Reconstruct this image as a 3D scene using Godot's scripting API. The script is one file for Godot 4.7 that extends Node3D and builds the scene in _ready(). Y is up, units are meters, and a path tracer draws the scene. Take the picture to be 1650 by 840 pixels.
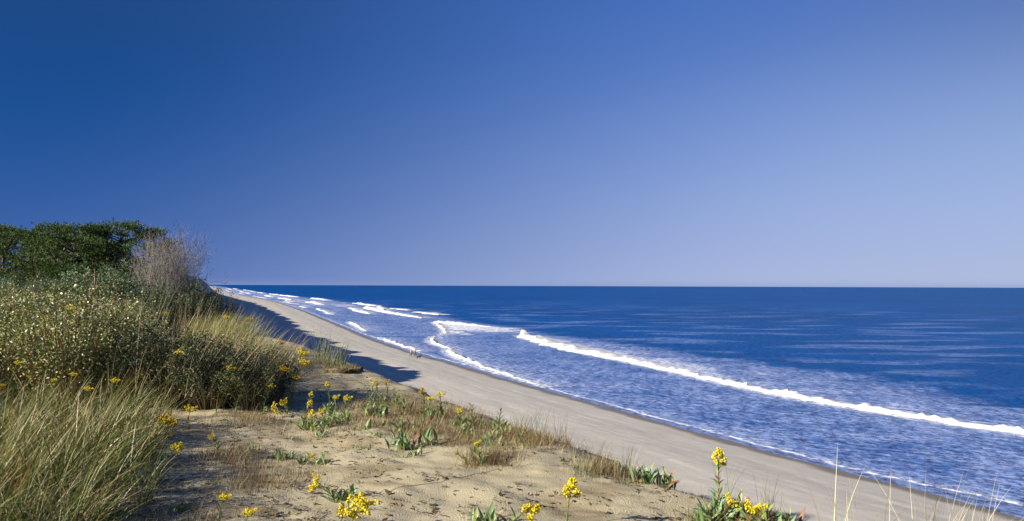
extends Node3D
# A sandy bluff above an Atlantic beach. Sea level is y = 0; the coast runs away to the left of -Z.

const EYE := 15.5
const SUN_AZ := -115.0   # degrees to the right of -Z
const SUN_EL := 23.8

# ------------------------------------------------------------------ mesh builder
class MB:
	var v := PackedVector3Array()
	var c := PackedColorArray()
	var ix := PackedInt32Array()
	func vert(p: Vector3, col: Color) -> int:
		v.append(p); c.append(col)
		return v.size() - 1
	func tri(a: int, b: int, d: int) -> void:
		ix.append(a); ix.append(b); ix.append(d)
	func quad(a: int, b: int, d: int, e: int) -> void:
		ix.append(a); ix.append(b); ix.append(d)
		ix.append(a); ix.append(d); ix.append(e)
	func leaf(p: Vector3, along: Vector3, side: Vector3, col: Color, fold := 0.25) -> void:
		var up := along.cross(side).normalized() * side.length() * fold
		var m := p + along * 0.5
		var a := vert(p, col)
		var b := vert(m + side + up, col)
		var d := vert(p + along, col)
		var e := vert(m - side + up, col)
		tri(a, b, d); tri(a, d, e)
	func blade(p: Vector3, az: float, th0: float, th1: float, length: float, w: float, col: Color, segs: int, twist: float) -> void:
		var h := Vector3(sin(az), 0, -cos(az))
		var sd := Vector3(cos(az + twist), 0, sin(az + twist))
		var q := p
		var pa := -1
		var pb := -1
		for i in segs:
			var f := float(i) / segs
			var ww := w * (1.0 - f * f * 0.8)
			var a := vert(q - sd * ww, col)
			var b := vert(q + sd * ww, col)
			if pa >= 0:
				quad(pa, pb, b, a)
			pa = a; pb = b
			var th := lerpf(th0, th1, (f + 0.5 / segs))
			q += (Vector3.UP * cos(th) + h * sin(th)) * (length / segs)
		var t := vert(q, col)
		tri(pa, pb, t)
	func tube(pts: Array, radii: Array, sides: int, col: Color) -> void:
		var prev := -1
		var n := pts.size()
		for i in n:
			var dirv: Vector3 = (pts[mini(i + 1, n - 1)] - pts[maxi(i - 1, 0)]).normalized()
			var ref := Vector3.RIGHT if absf(dirv.x) < 0.8 else Vector3.UP
			var s1 := dirv.cross(ref).normalized()
			var s2 := dirv.cross(s1)
			var first := v.size()
			for k in sides:
				var a := TAU * k / sides
				vert(pts[i] + (s1 * cos(a) + s2 * sin(a)) * radii[i], col)
			if prev >= 0:
				for k in sides:
					var k2 := (k + 1) % sides
					quad(prev + k, prev + k2, first + k2, first + k)
			prev = first
	func blob(p: Vector3, r: float, col: Color, sq := 1.0) -> void:
		var t := vert(p + Vector3(0, r * sq, 0), col)
		var bo := vert(p - Vector3(0, r * sq, 0), col)
		var a := vert(p + Vector3(r, 0, 0), col)
		var b := vert(p + Vector3(0, 0, r), col)
		var d := vert(p + Vector3(-r, 0, 0), col)
		var e := vert(p + Vector3(0, 0, -r), col)
		tri(t, a, b); tri(t, b, d); tri(t, d, e); tri(t, e, a)
		tri(bo, b, a); tri(bo, d, b); tri(bo, e, d); tri(bo, a, e)
	func mesh(smooth := false) -> ArrayMesh:
		var arr := []
		arr.resize(Mesh.ARRAY_MAX)
		arr[Mesh.ARRAY_VERTEX] = v
		arr[Mesh.ARRAY_COLOR] = c
		arr[Mesh.ARRAY_INDEX] = ix
		if smooth:
			var n := PackedVector3Array()
			n.resize(v.size())
			for i in range(0, ix.size(), 3):
				var a := ix[i]
				var b := ix[i + 1]
				var d := ix[i + 2]
				var f := (v[d] - v[a]).cross(v[b] - v[a])
				n[a] += f; n[b] += f; n[d] += f
			for i in n.size():
				n[i] = n[i].normalized() if n[i].length_squared() > 1e-20 else Vector3.UP
			arr[Mesh.ARRAY_NORMAL] = n
		var m := ArrayMesh.new()
		m.add_surface_from_arrays(Mesh.PRIMITIVE_TRIANGLES, arr)
		return m

# ------------------------------------------------------------------ helpers
var rng := RandomNumberGenerator.new()
var counts := {}

func numbered(called: String) -> String:
	var k: int = counts.get(called, 0)
	counts[called] = k + 1
	return called if k == 0 else "%s_%03d" % [called, k]

func tag(o: Node, label: String, category: String, group := "", kind := "") -> void:
	if label: o.set_meta("label", label)
	if category: o.set_meta("category", category)
	if group: o.set_meta("group", group)
	if kind: o.set_meta("kind", kind)

func obj(called: String, m: Mesh, mat: Material, parent: Node = null) -> MeshInstance3D:
	var o := MeshInstance3D.new()
	o.mesh = m
	o.material_override = mat
	if parent == null:
		o.name = numbered(called)
		add_child(o)
	else:
		o.name = called
		parent.add_child(o, true)
	return o

func thing(called: String, at: Vector3, turn: float, label: String, category: String, group := "") -> Node3D:
	var o := Node3D.new()
	o.name = numbered(called)
	add_child(o)
	o.position = at
	o.rotation.y = turn
	tag(o, label, category, group)
	return o

func copy_of(src: Node3D, at: Vector3, turn: float, size: Vector3) -> Node3D:
	var o: Node3D = src.duplicate()
	o.name = numbered(String(src.name).rstrip("_0123456789"))
	add_child(o)
	o.position = at
	o.rotation.y = turn
	o.scale = size
	return o

func mat(rough := 0.8, spec := 0.3, back := Color(0, 0, 0)) -> StandardMaterial3D:
	var m := StandardMaterial3D.new()
	m.vertex_color_use_as_albedo = true
	m.roughness = rough
	m.metallic_specular = spec
	if back.r + back.g + back.b > 0:
		m.backlight_enabled = true
		m.backlight = back
	m.cull_mode = BaseMaterial3D.CULL_DISABLED
	return m

func noise(seed_: int, freq: float, oct := 3) -> FastNoiseLite:
	var n := FastNoiseLite.new()
	n.seed = seed_
	n.noise_type = FastNoiseLite.TYPE_SIMPLEX_SMOOTH
	n.frequency = freq
	n.fractal_type = FastNoiseLite.FRACTAL_FBM if oct > 1 else FastNoiseLite.FRACTAL_NONE
	n.fractal_octaves = oct
	return n

func jit(col: Color, k := 0.15) -> Color:
	var f := 1.0 + rng.randf_range(-k, k)
	return Color(col.r * f * (1.0 + rng.randf_range(-k, k) * 0.4), col.g * f, col.b * f * (1.0 + rng.randf_range(-k, k) * 0.4))

func smin(a: float, b: float, k: float) -> float:
	var h := clampf(0.5 + 0.5 * (b - a) / k, 0, 1)
	return lerpf(b, a, h) - k * h * (1 - h)

# ------------------------------------------------------------------ the coast
const SZ := [-400.0, 0.0, 60.0, 83.0, 96.0, 114.0, 140.0, 173.0, 205.0, 273.0, 335.0, 583.0, 836.0, 1107.0, 1476.0, 2600.0, 8800.0, 34000.0]
const SX := [228.0, 60.2, 35.0, 25.0, 19.7, 12.7, 2.4, -10.0, -22.5, -45.0, -64.0, -141.0, -226.0, -326.0, -464.0, -850.0, -3000.0, -11900.0]

func shore(z: float) -> float:   # x of the waterline at z metres ahead
	var k := 0
	while k < SZ.size() - 2 and z > SZ[k + 1]:
		k += 1
	var h: float = SZ[k + 1] - SZ[k]
	var t := clampf((z - SZ[k]) / h, -1, 1)
	var d: float = (SX[k + 1] - SX[k]) / h
	var d0: float = d if k == 0 else (SX[k + 1] - SX[k - 1]) / (SZ[k + 1] - SZ[k - 1])
	var d1: float = d if k == SZ.size() - 2 else (SX[k + 2] - SX[k]) / (SZ[k + 2] - SZ[k])
	var t2 := t * t
	var t3 := t2 * t
	return SX[k] * (2 * t3 - 3 * t2 + 1) + h * d0 * (t3 - 2 * t2 + t) + SX[k + 1] * (-2 * t3 + 3 * t2) + h * d1 * (t3 - t2)

var nA := noise(11, 0.9, 3)      # sand humps of the dune top
var nB := noise(12, 0.05, 3)     # bluff shape
var nC := noise(13, 3.2, 3)      # fine relief
var nD := noise(14, 0.35, 3)     # beach undulation
var nE := noise(15, 0.02, 2)

func height(d: float, x: float, z: float) -> float:   # d metres inland of the waterline
	if d < 0.0:
		return maxf(-8.0, 0.06 * d)
	var b := 0.085 * d if d < 14.0 else 1.19 + 0.045 * minf(d - 14.0, 30.0)
	if z < 1200.0 and d < 50.0:
		b += (nD.get_noise_2d(x, z) * 0.05 + nA.get_noise_2d(x, z) * 0.03 + nA.get_noise_2d(x * 1.7, z * 1.7) * 0.03) * smoothstep(2.0, 7.0, d)
	if d < 36.0:
		return b
	var shade_rise := 0.0  # unseen rise of the bluff top, shaped to throw its shadow over the beach
	if z > 95.0:
		shade_rise = smoothstep(99.0, 124.0, z) * (7.6 + 3.0 * nB.get_noise_2d(z * 0.8, 3.0) + 2.6 * nD.get_noise_2d(z * 0.6, 9.0)) * (1.0 - 0.35 * smoothstep(330.0, 520.0, z)) * smoothstep(77.0, 66.0, d)
	var de := 55.4
	if z > 22.0:
		de += (nB.get_noise_2d(z * 1.3, 77.0) * 2.0 + 0.6) * smoothstep(22.0, 45.0, z)
	if z > 450.0:
		de += smoothstep(450.0, 900.0, z) * 10.0
	var top := 13.75 + shade_rise
	if z < 60.0:
		top += 0.09 * exp(-((x + 1.3) * (x + 1.3) / 1.4 + (z - 11.2) * (z - 11.2) / 3.0)) + 0.10 * exp(-((x - 0.2) * (x - 0.2) / 0.9 + (z - 8.9) * (z - 8.9) / 1.2))
		top -= 0.07 * exp(-((x + 2.6) * (x + 2.6) / 0.7 + (z - 9.0) * (z - 9.0) / 14.0))
		top += nA.get_noise_2d(x, z) * 0.055 + nC.get_noise_2d(x, z) * 0.014 + nC.get_noise_2d(x * 2.6 + 9.0, z * 2.6) * 0.003
		top += 0.35 * exp(-((x + 6.6) * (x + 6.6) / 3.0 + (z - 20.0) * (z - 20.0) / 14.0))
	else:
		top += nD.get_noise_2d(x, z) * 0.5
	var slope := 2.2 + (d - (de - (13.75 - 2.2) / 0.85)) * 0.85
	slope += nA.get_noise_2d(x * 0.5, z * 0.5) * 0.15
	return smin(maxf(b, slope), top, 0.3)

func ground(x: float, z: float) -> float:
	return height(shore(z) - x, x, z)

func on(x: float, z: float) -> Vector3:
	return Vector3(x, ground(x, z), -z)

func ladder(stops: Array) -> PackedFloat32Array:   # [from, step, until, step, until ...]; a step below 0 grows geometrically
	var out := PackedFloat32Array()
	var at: float = stops[0]
	for k in range(1, stops.size(), 2):
		var step: float = stops[k]
		var until: float = stops[k + 1]
		while at < until - 1e-6:
			out.append(at)
			at += step if step > 0 else absf(at) * -step
		at = until
	out.append(at)
	return out

# ------------------------------------------------------------------ ready
func _ready() -> void:
	set_camera()
	set_sky()
	rng.seed = 4711
	build_ground()
	print("ground")
	build_sea()
	print("sea")
	build_plants()
	print("plants")
	build_walkers()

func set_camera() -> void:
	var cam := Camera3D.new()
	cam.name = "camera"
	add_child(cam)
	cam.position = Vector3(0, EYE, 0)
	cam.fov = 32.77
	cam.near = 0.1
	cam.far = 80000.0
	cam.rotation = Vector3(deg_to_rad(1.615), 0, deg_to_rad(0.21))
	cam.current = true

func lin(r: float, g: float, b: float) -> Vector3:
	var q := Color(r / 255.0, g / 255.0, b / 255.0).srgb_to_linear()
	return Vector3(q.r, q.g, q.b)

func quad3(x: float, x0: float, x1: float, x2: float, a: Vector3, b: Vector3, d: Vector3) -> Vector3:
	return a * ((x - x1) * (x - x2) / ((x0 - x1) * (x0 - x2))) + b * ((x - x0) * (x - x2) / ((x1 - x0) * (x1 - x2))) + d * ((x - x0) * (x - x1) / ((x2 - x0) * (x2 - x1)))

func set_sky() -> void:
	# clear polarised autumn sky: deepest a little short of a right angle from the sun, paler away from there and towards the horizon
	var sun := Vector3(sin(deg_to_rad(SUN_AZ)) * cos(deg_to_rad(SUN_EL)), sin(deg_to_rad(SUN_EL)), -cos(deg_to_rad(SUN_AZ)) * cos(deg_to_rad(SUN_EL)))
	var w := 768
	var h := 384
	var im := Image.create(w, h, false, Image.FORMAT_RGBF)
	var t0 := lin(36, 73, 132)
	var t1 := lin(62, 102, 174)
	var t2 := lin(84, 115, 180)
	var m0 := lin(37, 85, 153)
	var m1 := lin(102, 132, 194)
	var m2 := lin(144, 169, 218)
	var h0 := lin(74, 108, 174)
	var h1 := lin(143, 162, 208)
	var h2 := lin(174, 187, 221)
	for j in h:
		var el := 90.0 - 180.0 * (j + 0.5) / h
		var e := maxf(el, 0.2)
		if e > 13.0:
			e = 13.0 + 6.0 * (1.0 - exp(-(e - 13.0) / 6.0))
		for i in w:
			var az := TAU * (i + 0.5) / w
			var dirv := Vector3(sin(az) * cos(deg_to_rad(el)), sin(deg_to_rad(el)), -cos(az) * cos(deg_to_rad(el)))
			var b := dirv.dot(sun) - 0.15
			b = b * b * (0.3 if b > 0.0 else 1.0)
			if b > 0.45:
				b = 0.45 + 0.3 * (1.0 - exp(-(b - 0.45) / 0.3))
			var top := quad3(b, 0.0, 0.163, 0.53, t0, t1, t2)
			var mid := quad3(b, 0.0, 0.226, 0.60, m0, m1, m2)
			var low := quad3(b, 0.0, 0.287, 0.66, h0, h1, h2)
			var q := quad3(e, 0.5, 8.0, 16.6, low, mid, top)
			im.set_pixel(i, j, Color(maxf(q.x, 0.012), maxf(q.y, 0.05), maxf(q.z, 0.15)))
	var sky := Sky.new()
	var sm := PanoramaSkyMaterial.new()
	sm.panorama = ImageTexture.create_from_image(im)
	sky.sky_material = sm
	var env := Environment.new()
	env.background_mode = Environment.BG_SKY
	env.sky = sky
	env.tonemap_mode = Environment.TONE_MAPPER_LINEAR
	env.tonemap_exposure = 1.95
	env.background_energy_multiplier = 1.0 / 1.95
	env.sdfgi_enabled = true
	env.ssao_enabled = true
	env.ssil_enabled = true
	var we := WorldEnvironment.new()
	we.name = "environment"
	we.environment = env
	add_child(we)
	var light := DirectionalLight3D.new()
	light.name = "sun"
	light.light_energy = 1.5
	light.light_color = Color(1.0, 0.955, 0.88)
	light.light_angular_distance = 0.5
	light.shadow_enabled = true
	add_child(light)
	light.look_at_from_position(sun * 100.0, Vector3.ZERO)

# ------------------------------------------------------------------ ground
func noise_image(seed_: int, freq: float, size: int, oct: int) -> Image:
	var im := noise(seed_, freq, oct).get_seamless_image(size, size)
	im.convert(Image.FORMAT_RGBA8)
	return im

func thicket(x: float, z: float) -> float:   # where shrubs stand and litter covers the sand
	var edge := -3.15 if z < 13.5 else -3.15 - (z - 13.5) * 0.42
	if z < 11.3:
		return 0.0
	return smoothstep(0.25, -0.35, x - edge) * smoothstep(11.3, 12.0, z)

func build_ground() -> void:
	var rows := ladder([-60.0, 8.0, 4.0, 0.05, 13.0, 0.1, 24.0, -0.009, 140.0, -0.014, 3000.0, -0.06, 30000.0])
	var cols := ladder([-60.0, 3.0, 0.0, 0.3, 5.0, 0.45, 46.0, 0.3, 54.0, 0.055, 62.0, 0.2, 70.0, -0.06, 400.0, -0.3, 6000.0])
	var v := PackedVector3Array()
	var c := PackedColorArray()
	var ix := PackedInt32Array()
	var nc := cols.size()
	var nP := noise(21, 0.8, 4)
	var nQ := noise(22, 5.0, 3)
	var nS := noise(23, 0.12, 3)
	var nT := noise(24, 0.6, 2)
	var sand := Color(0.46, 0.408, 0.272)
	var grey := Color(0.565, 0.53, 0.458)
	var wet := Color(0.23, 0.21, 0.185)
	var litter := Color(0.24, 0.185, 0.105)
	var soil := Color(0.20, 0.155, 0.09)
	for z in rows:
		var sx := shore(z)
		for d in cols:
			var x := sx - d
			v.append(Vector3(x, height(d, x, z), -z))
			var col := grey
			if d > 50.0 and z < 60.0:
				col = grey.lerp(sand, smoothstep(52.5, 55.2, d + nP.get_noise_2d(x, z) * 0.6))
				var g := nQ.get_noise_2d(x, z)
				var p := nP.get_noise_2d(x * 1.1, z * 2.2)
				col = col * (1.0 + 0.10 * g)
				if d > 54.6:
					# dead leaves and stems lying in patches
					var k := smoothstep(0.02, 0.34, p + 0.22 * g) * 0.75
					k *= 0.35 + 0.65 * smoothstep(-0.9, -2.2, x + 0.6 * p)
					var far := smoothstep(0.0, 0.3, nP.get_noise_2d(x + 40, z) + 0.5 * exp(-((x + 0.9) * (x + 0.9) / 1.6 + (z - 10.9) * (z - 10.9) / 1.8)) - 0.16)
					k = maxf(k, far * 0.8)
					col = col.lerp(litter, clampf(k * (0.75 + 0.5 * nQ.get_noise_2d(x * 2.5, z * 2.5)), 0, 1))
			else:
				var s := nS.get_noise_2d(x * 0.5, z * 0.5) * 0.6 + nT.get_noise_2d(d * 1.6, z * 0.12) * 0.7 + nP.get_noise_2d(x * 2.0, z * 2.0) * 0.5
				s += 0.55 * nT.get_noise_2d(d * 2.4 + 0.5 * nS.get_noise_2d(z, 4.0), z * 0.02 + 40.0) + 0.5 * nQ.get_noise_2d(x, z)
				col = grey * (1.0 + 0.115 * s)
				# wheel tracks and lines of footprints along the beach
				for tr in [[11.2, 0.35], [13.1, 0.35], [16.5, 0.6], [7.5, 0.5], [21.0, 0.7]]:
					var td: float = (d - tr[0] - 1.6 * nS.get_noise_2d(z * 0.5, tr[0] * 9.0)) / tr[1]
					if absf(td) < 2.5:
						col = col * (1.0 + 0.24 * exp(-td * td) * (0.4 + nQ.get_noise_2d(x * 0.6, z * 0.6)))
				if d > 57.0:
					col = col.lerp(soil, smoothstep(-0.25, 0.1, nP.get_noise_2d(x * 0.3, z * 0.3)) * 0.8)
				# the band that the last waves wetted
				var wb := 2.7 + 0.9 * nS.get_noise_2d(z * 2.0, 5.0) + 0.5 * nP.get_noise_2d(z * 0.15, 50.0)
				col = col.lerp(wet, smoothstep(wb + 0.9, wb - 0.6, d))
				# faint line of an older, higher wash
				var ob := 9.5 + 3.0 * nS.get_noise_2d(z * 0.4, 90.0)
				col = col.lerp(wet, 0.13 * exp(-pow((d - ob) / 0.7, 2.0)))
			col.a = 1.0
			c.append(col)
	for r in rows.size() - 1:
		for k in nc - 1:
			var a := r * nc + k
			ix.append(a); ix.append(a + 1); ix.append(a + nc + 1)
			ix.append(a); ix.append(a + nc + 1); ix.append(a + nc)
	var mb := MB.new()
	mb.v = v; mb.c = c; mb.ix = ix
	var m := mat(0.95, 0.15)
	m.cull_mode = BaseMaterial3D.CULL_BACK
	var grain := noise_image(31, 0.09, 512, 4)
	for j in 512:
		for i in 512:
			var t := 0.80 + 0.34 * grain.get_pixel(i, j).r
			grain.set_pixel(i, j, Color(minf(t, 1), minf(t, 1), minf(t, 1)))
	m.albedo_texture = ImageTexture.create_from_image(grain)
	var bump := noise_image(32, 0.11, 512, 4)
	bump.bump_map_to_normal_map(5.0)
	m.normal_enabled = true
	m.normal_texture = ImageTexture.create_from_image(bump)
	m.normal_scale = 0.6
	m.uv1_triplanar = true
	m.uv1_world_triplanar = true
	m.uv1_scale = Vector3(0.9, 0.9, 0.9)
	var o := obj("ground", flipped(mb).mesh(true), m)
	tag(o, "tan dune top, steep bluff and pale grey beach sand", "sand", "", "structure")

func flipped(mb: MB) -> MB:   # make faces look up
	var a := mb.v[mb.ix[0]]
	var f := (mb.v[mb.ix[2]] - a).cross(mb.v[mb.ix[1]] - a)
	if f.y < 0:
		for i in range(0, mb.ix.size(), 3):
			var t := mb.ix[i + 1]
			mb.ix[i + 1] = mb.ix[i + 2]
			mb.ix[i + 2] = t
	return mb

# ------------------------------------------------------------------ sea
# breakers: points of [z ahead, metres offshore, height, depth of white water]
var breakers := [
	{"p": [[272.0, 47.0, 0.2, 0.8], [268.0, 46.5, 1.9, 2.2], [262.0, 45.5, 1.2, 3.4], [240.0, 43.0, 1.0, 4.6], [215.0, 40.5, 0.9, 4.2], [188.0, 38.5, 0.8, 3.0], [160.0, 35.0, 0.68, 1.7], [135.0, 31.5, 0.62, 1.4], [118.0, 30.5, 0.6, 1.3], [104.0, 32.0, 0.55, 1.1], [94.0, 33.5, 0.55, 1.0], [84.0, 35.0, 0.5, 1.0], [70.0, 37.0, 0.45, 0.9]], "l": "longest white breaker, running in from its curling tip parallel to the beach"},
	{"p": [[372.0, 43.0, 0.15, 0.8], [362.0, 41.5, 0.4, 1.6], [346.0, 39.0, 0.45, 1.8], [330.0, 36.5, 0.45, 1.8], [310.0, 33.0, 0.45, 1.6], [296.0, 30.0, 0.4, 1.3], [284.0, 27.5, 0.3, 1.0], [272.0, 23.0, 0.15, 0.6]], "l": "low front edge of the wide foam sheet in the middle of the surf"},
	{"p": [[268.0, 20.5, 0.2, 0.5], [250.0, 15.5, 0.5, 1.0], [241.0, 13.0, 0.6, 1.0], [231.0, 12.0, 0.6, 1.0], [221.0, 12.0, 0.4, 0.8], [214.0, 11.0, 0.4, 0.7]], "l": "small curved shore break crest between foam sheet and beach"},
	{"p": [[216.0, 11.5, 0.3, 0.6], [208.0, 9.0, 0.5, 0.9], [196.0, 6.6, 0.6, 1.0], [184.0, 4.6, 0.5, 1.0], [172.0, 3.2, 0.4, 0.9], [160.0, 2.4, 0.28, 0.9], [148.0, 1.9, 0.2, 0.8], [135.0, 1.5, 0.12, 0.6]], "l": "shore break running up onto the wet sand beyond the walkers"},
	{"p": [[600.0, 47.0, 0.3, 1.5], [586.0, 46.0, 1.6, 3.0], [560.0, 45.0, 1.4, 3.2], [520.0, 43.5, 1.3, 3.2], [480.0, 43.5, 1.1, 3.0], [440.0, 45.0, 0.9, 2.5], [412.0, 47.0, 0.4, 1.4]], "l": "distant white breaker standing apart off the middle of the beach"},
	{"p": [[574.0, 51.0, 0.5, 1.5], [569.0, 51.0, 2.3, 3.6], [563.0, 51.0, 2.5, 4.0], [557.0, 51.0, 2.0, 3.4], [552.0, 51.0, 0.4, 1.2]], "l": "round burst of spray above the distant breaker"},
	{"p": [[374.0, 43.5, 0.2, 1.0], [366.0, 45.0, 0.9, 2.4], [352.0, 48.5, 0.9, 2.6], [340.0, 51.5, 0.6, 2.2], [330.0, 54.0, 0.3, 1.4], [322.0, 56.5, 0.05, 0.5]], "l": "white crest at the back of the wide foam sheet"},
	{"p": [[372.0, 8.0, 0.2, 0.6], [357.0, 6.5, 0.6, 1.0], [335.0, 5.5, 0.6, 1.0], [312.0, 4.4, 0.5, 0.9], [296.0, 3.2, 0.2, 0.6]], "l": "thin curved shore break lapping the far sand"},
	{"p": [[262.0, 2.3, 0.1, 0.4], [248.0, 2.2, 0.35, 0.7], [228.0, 2.4, 0.4, 0.8], [214.0, 1.9, 0.35, 0.7], [206.0, 1.6, 0.1, 0.4]], "l": "low white wash just behind the walkers"},
]

func breaker_mesh(pts: Array, seed_: int) -> ArrayMesh:
	var nz := noise(seed_, 0.55, 4)
	var nl := noise(seed_ + 1, 0.12, 2)
	var mb := MB.new()
	var prof := [[-1.0, -0.08], [-0.92, 0.35], [-0.75, 0.72], [-0.5, 0.95], [-0.15, 1.0], [0.15, 0.86], [0.42, 0.58], [0.75, 0.24], [1.05, -0.1]]
	var last := -1
	for k in pts.size() - 1:
		var a: Array = pts[k]
		var b: Array = pts[k + 1]
		var n := maxi(3, int(absf(a[0] - b[0]) / maxf(0.35, absf(a[0]) * 0.0035)))
		for i in n + (1 if k == pts.size() - 2 else 0):
			var f := float(i) / n
			var z := lerpf(a[0], b[0], f)
			var t := lerpf(a[1], b[1], f) + nl.get_noise_2d(z, 3.0) * 0.9
			var hh := lerpf(a[2], b[2], f) * (0.9 + 0.45 * nl.get_noise_2d(z * 1.6, 30.0) + 0.22 * nz.get_noise_2d(z * 0.9, 31.0))
			var ww := lerpf(a[3], b[3], f) * (0.8 + 0.8 * nl.get_noise_2d(z * 1.3, 60.0) + 0.5 * nz.get_noise_2d(z * 0.8, 61.0))
			var first := mb.v.size()
			for q in prof:
				var back := 1.0 if q[0] < 0 else 3.2
				var tt: float = t + q[0] * ww * 0.6 * back
				var x := shore(z) + tt
				var y: float = q[1] * hh
				var bumpy := nz.get_noise_3d(x * 1.3, y * 2.0, z * 0.9)
				var fine := nz.get_noise_3d(x * 4.0, y * 5.0 + 9.0, z * 3.0)
				var p := Vector3(x + bumpy * 0.3 + fine * 0.08, y + (bumpy * 0.5 + fine * 0.22) * hh * (0.4 + q[1]), -z)
				var s := 0.58 + 0.16 * nz.get_noise_3d(x * 1.5, y * 3.0, z * 1.5)
				mb.vert(p, Color(s * 0.97, s, s * 1.03))
			if last >= 0:
				for j in prof.size() - 1:
					mb.quad(last + j, last + j + 1, first + j + 1, first + j)
			last = first
	return flipped_up(mb).mesh(true)

func flipped_up(mb: MB) -> MB:
	var s := 0.0
	for i in range(0, mb.ix.size(), 3):
		s += (mb.v[mb.ix[i + 2]] - mb.v[mb.ix[i]]).cross(mb.v[mb.ix[i + 1]] - mb.v[mb.ix[i]]).y
	if s < 0:
		for i in range(0, mb.ix.size(), 3):
			var t := mb.ix[i + 1]
			mb.ix[i + 1] = mb.ix[i + 2]
			mb.ix[i + 2] = t
	return mb

func along(pts: Array, z: float) -> float:   # metres offshore of a breaker at z, or -1
	for k in pts.size() - 1:
		if z <= pts[k][0] and z >= pts[k + 1][0]:
			return lerpf(pts[k][1], pts[k + 1][1], (pts[k][0] - z) / (pts[k][0] - pts[k + 1][0]))
	return -1.0

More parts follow.
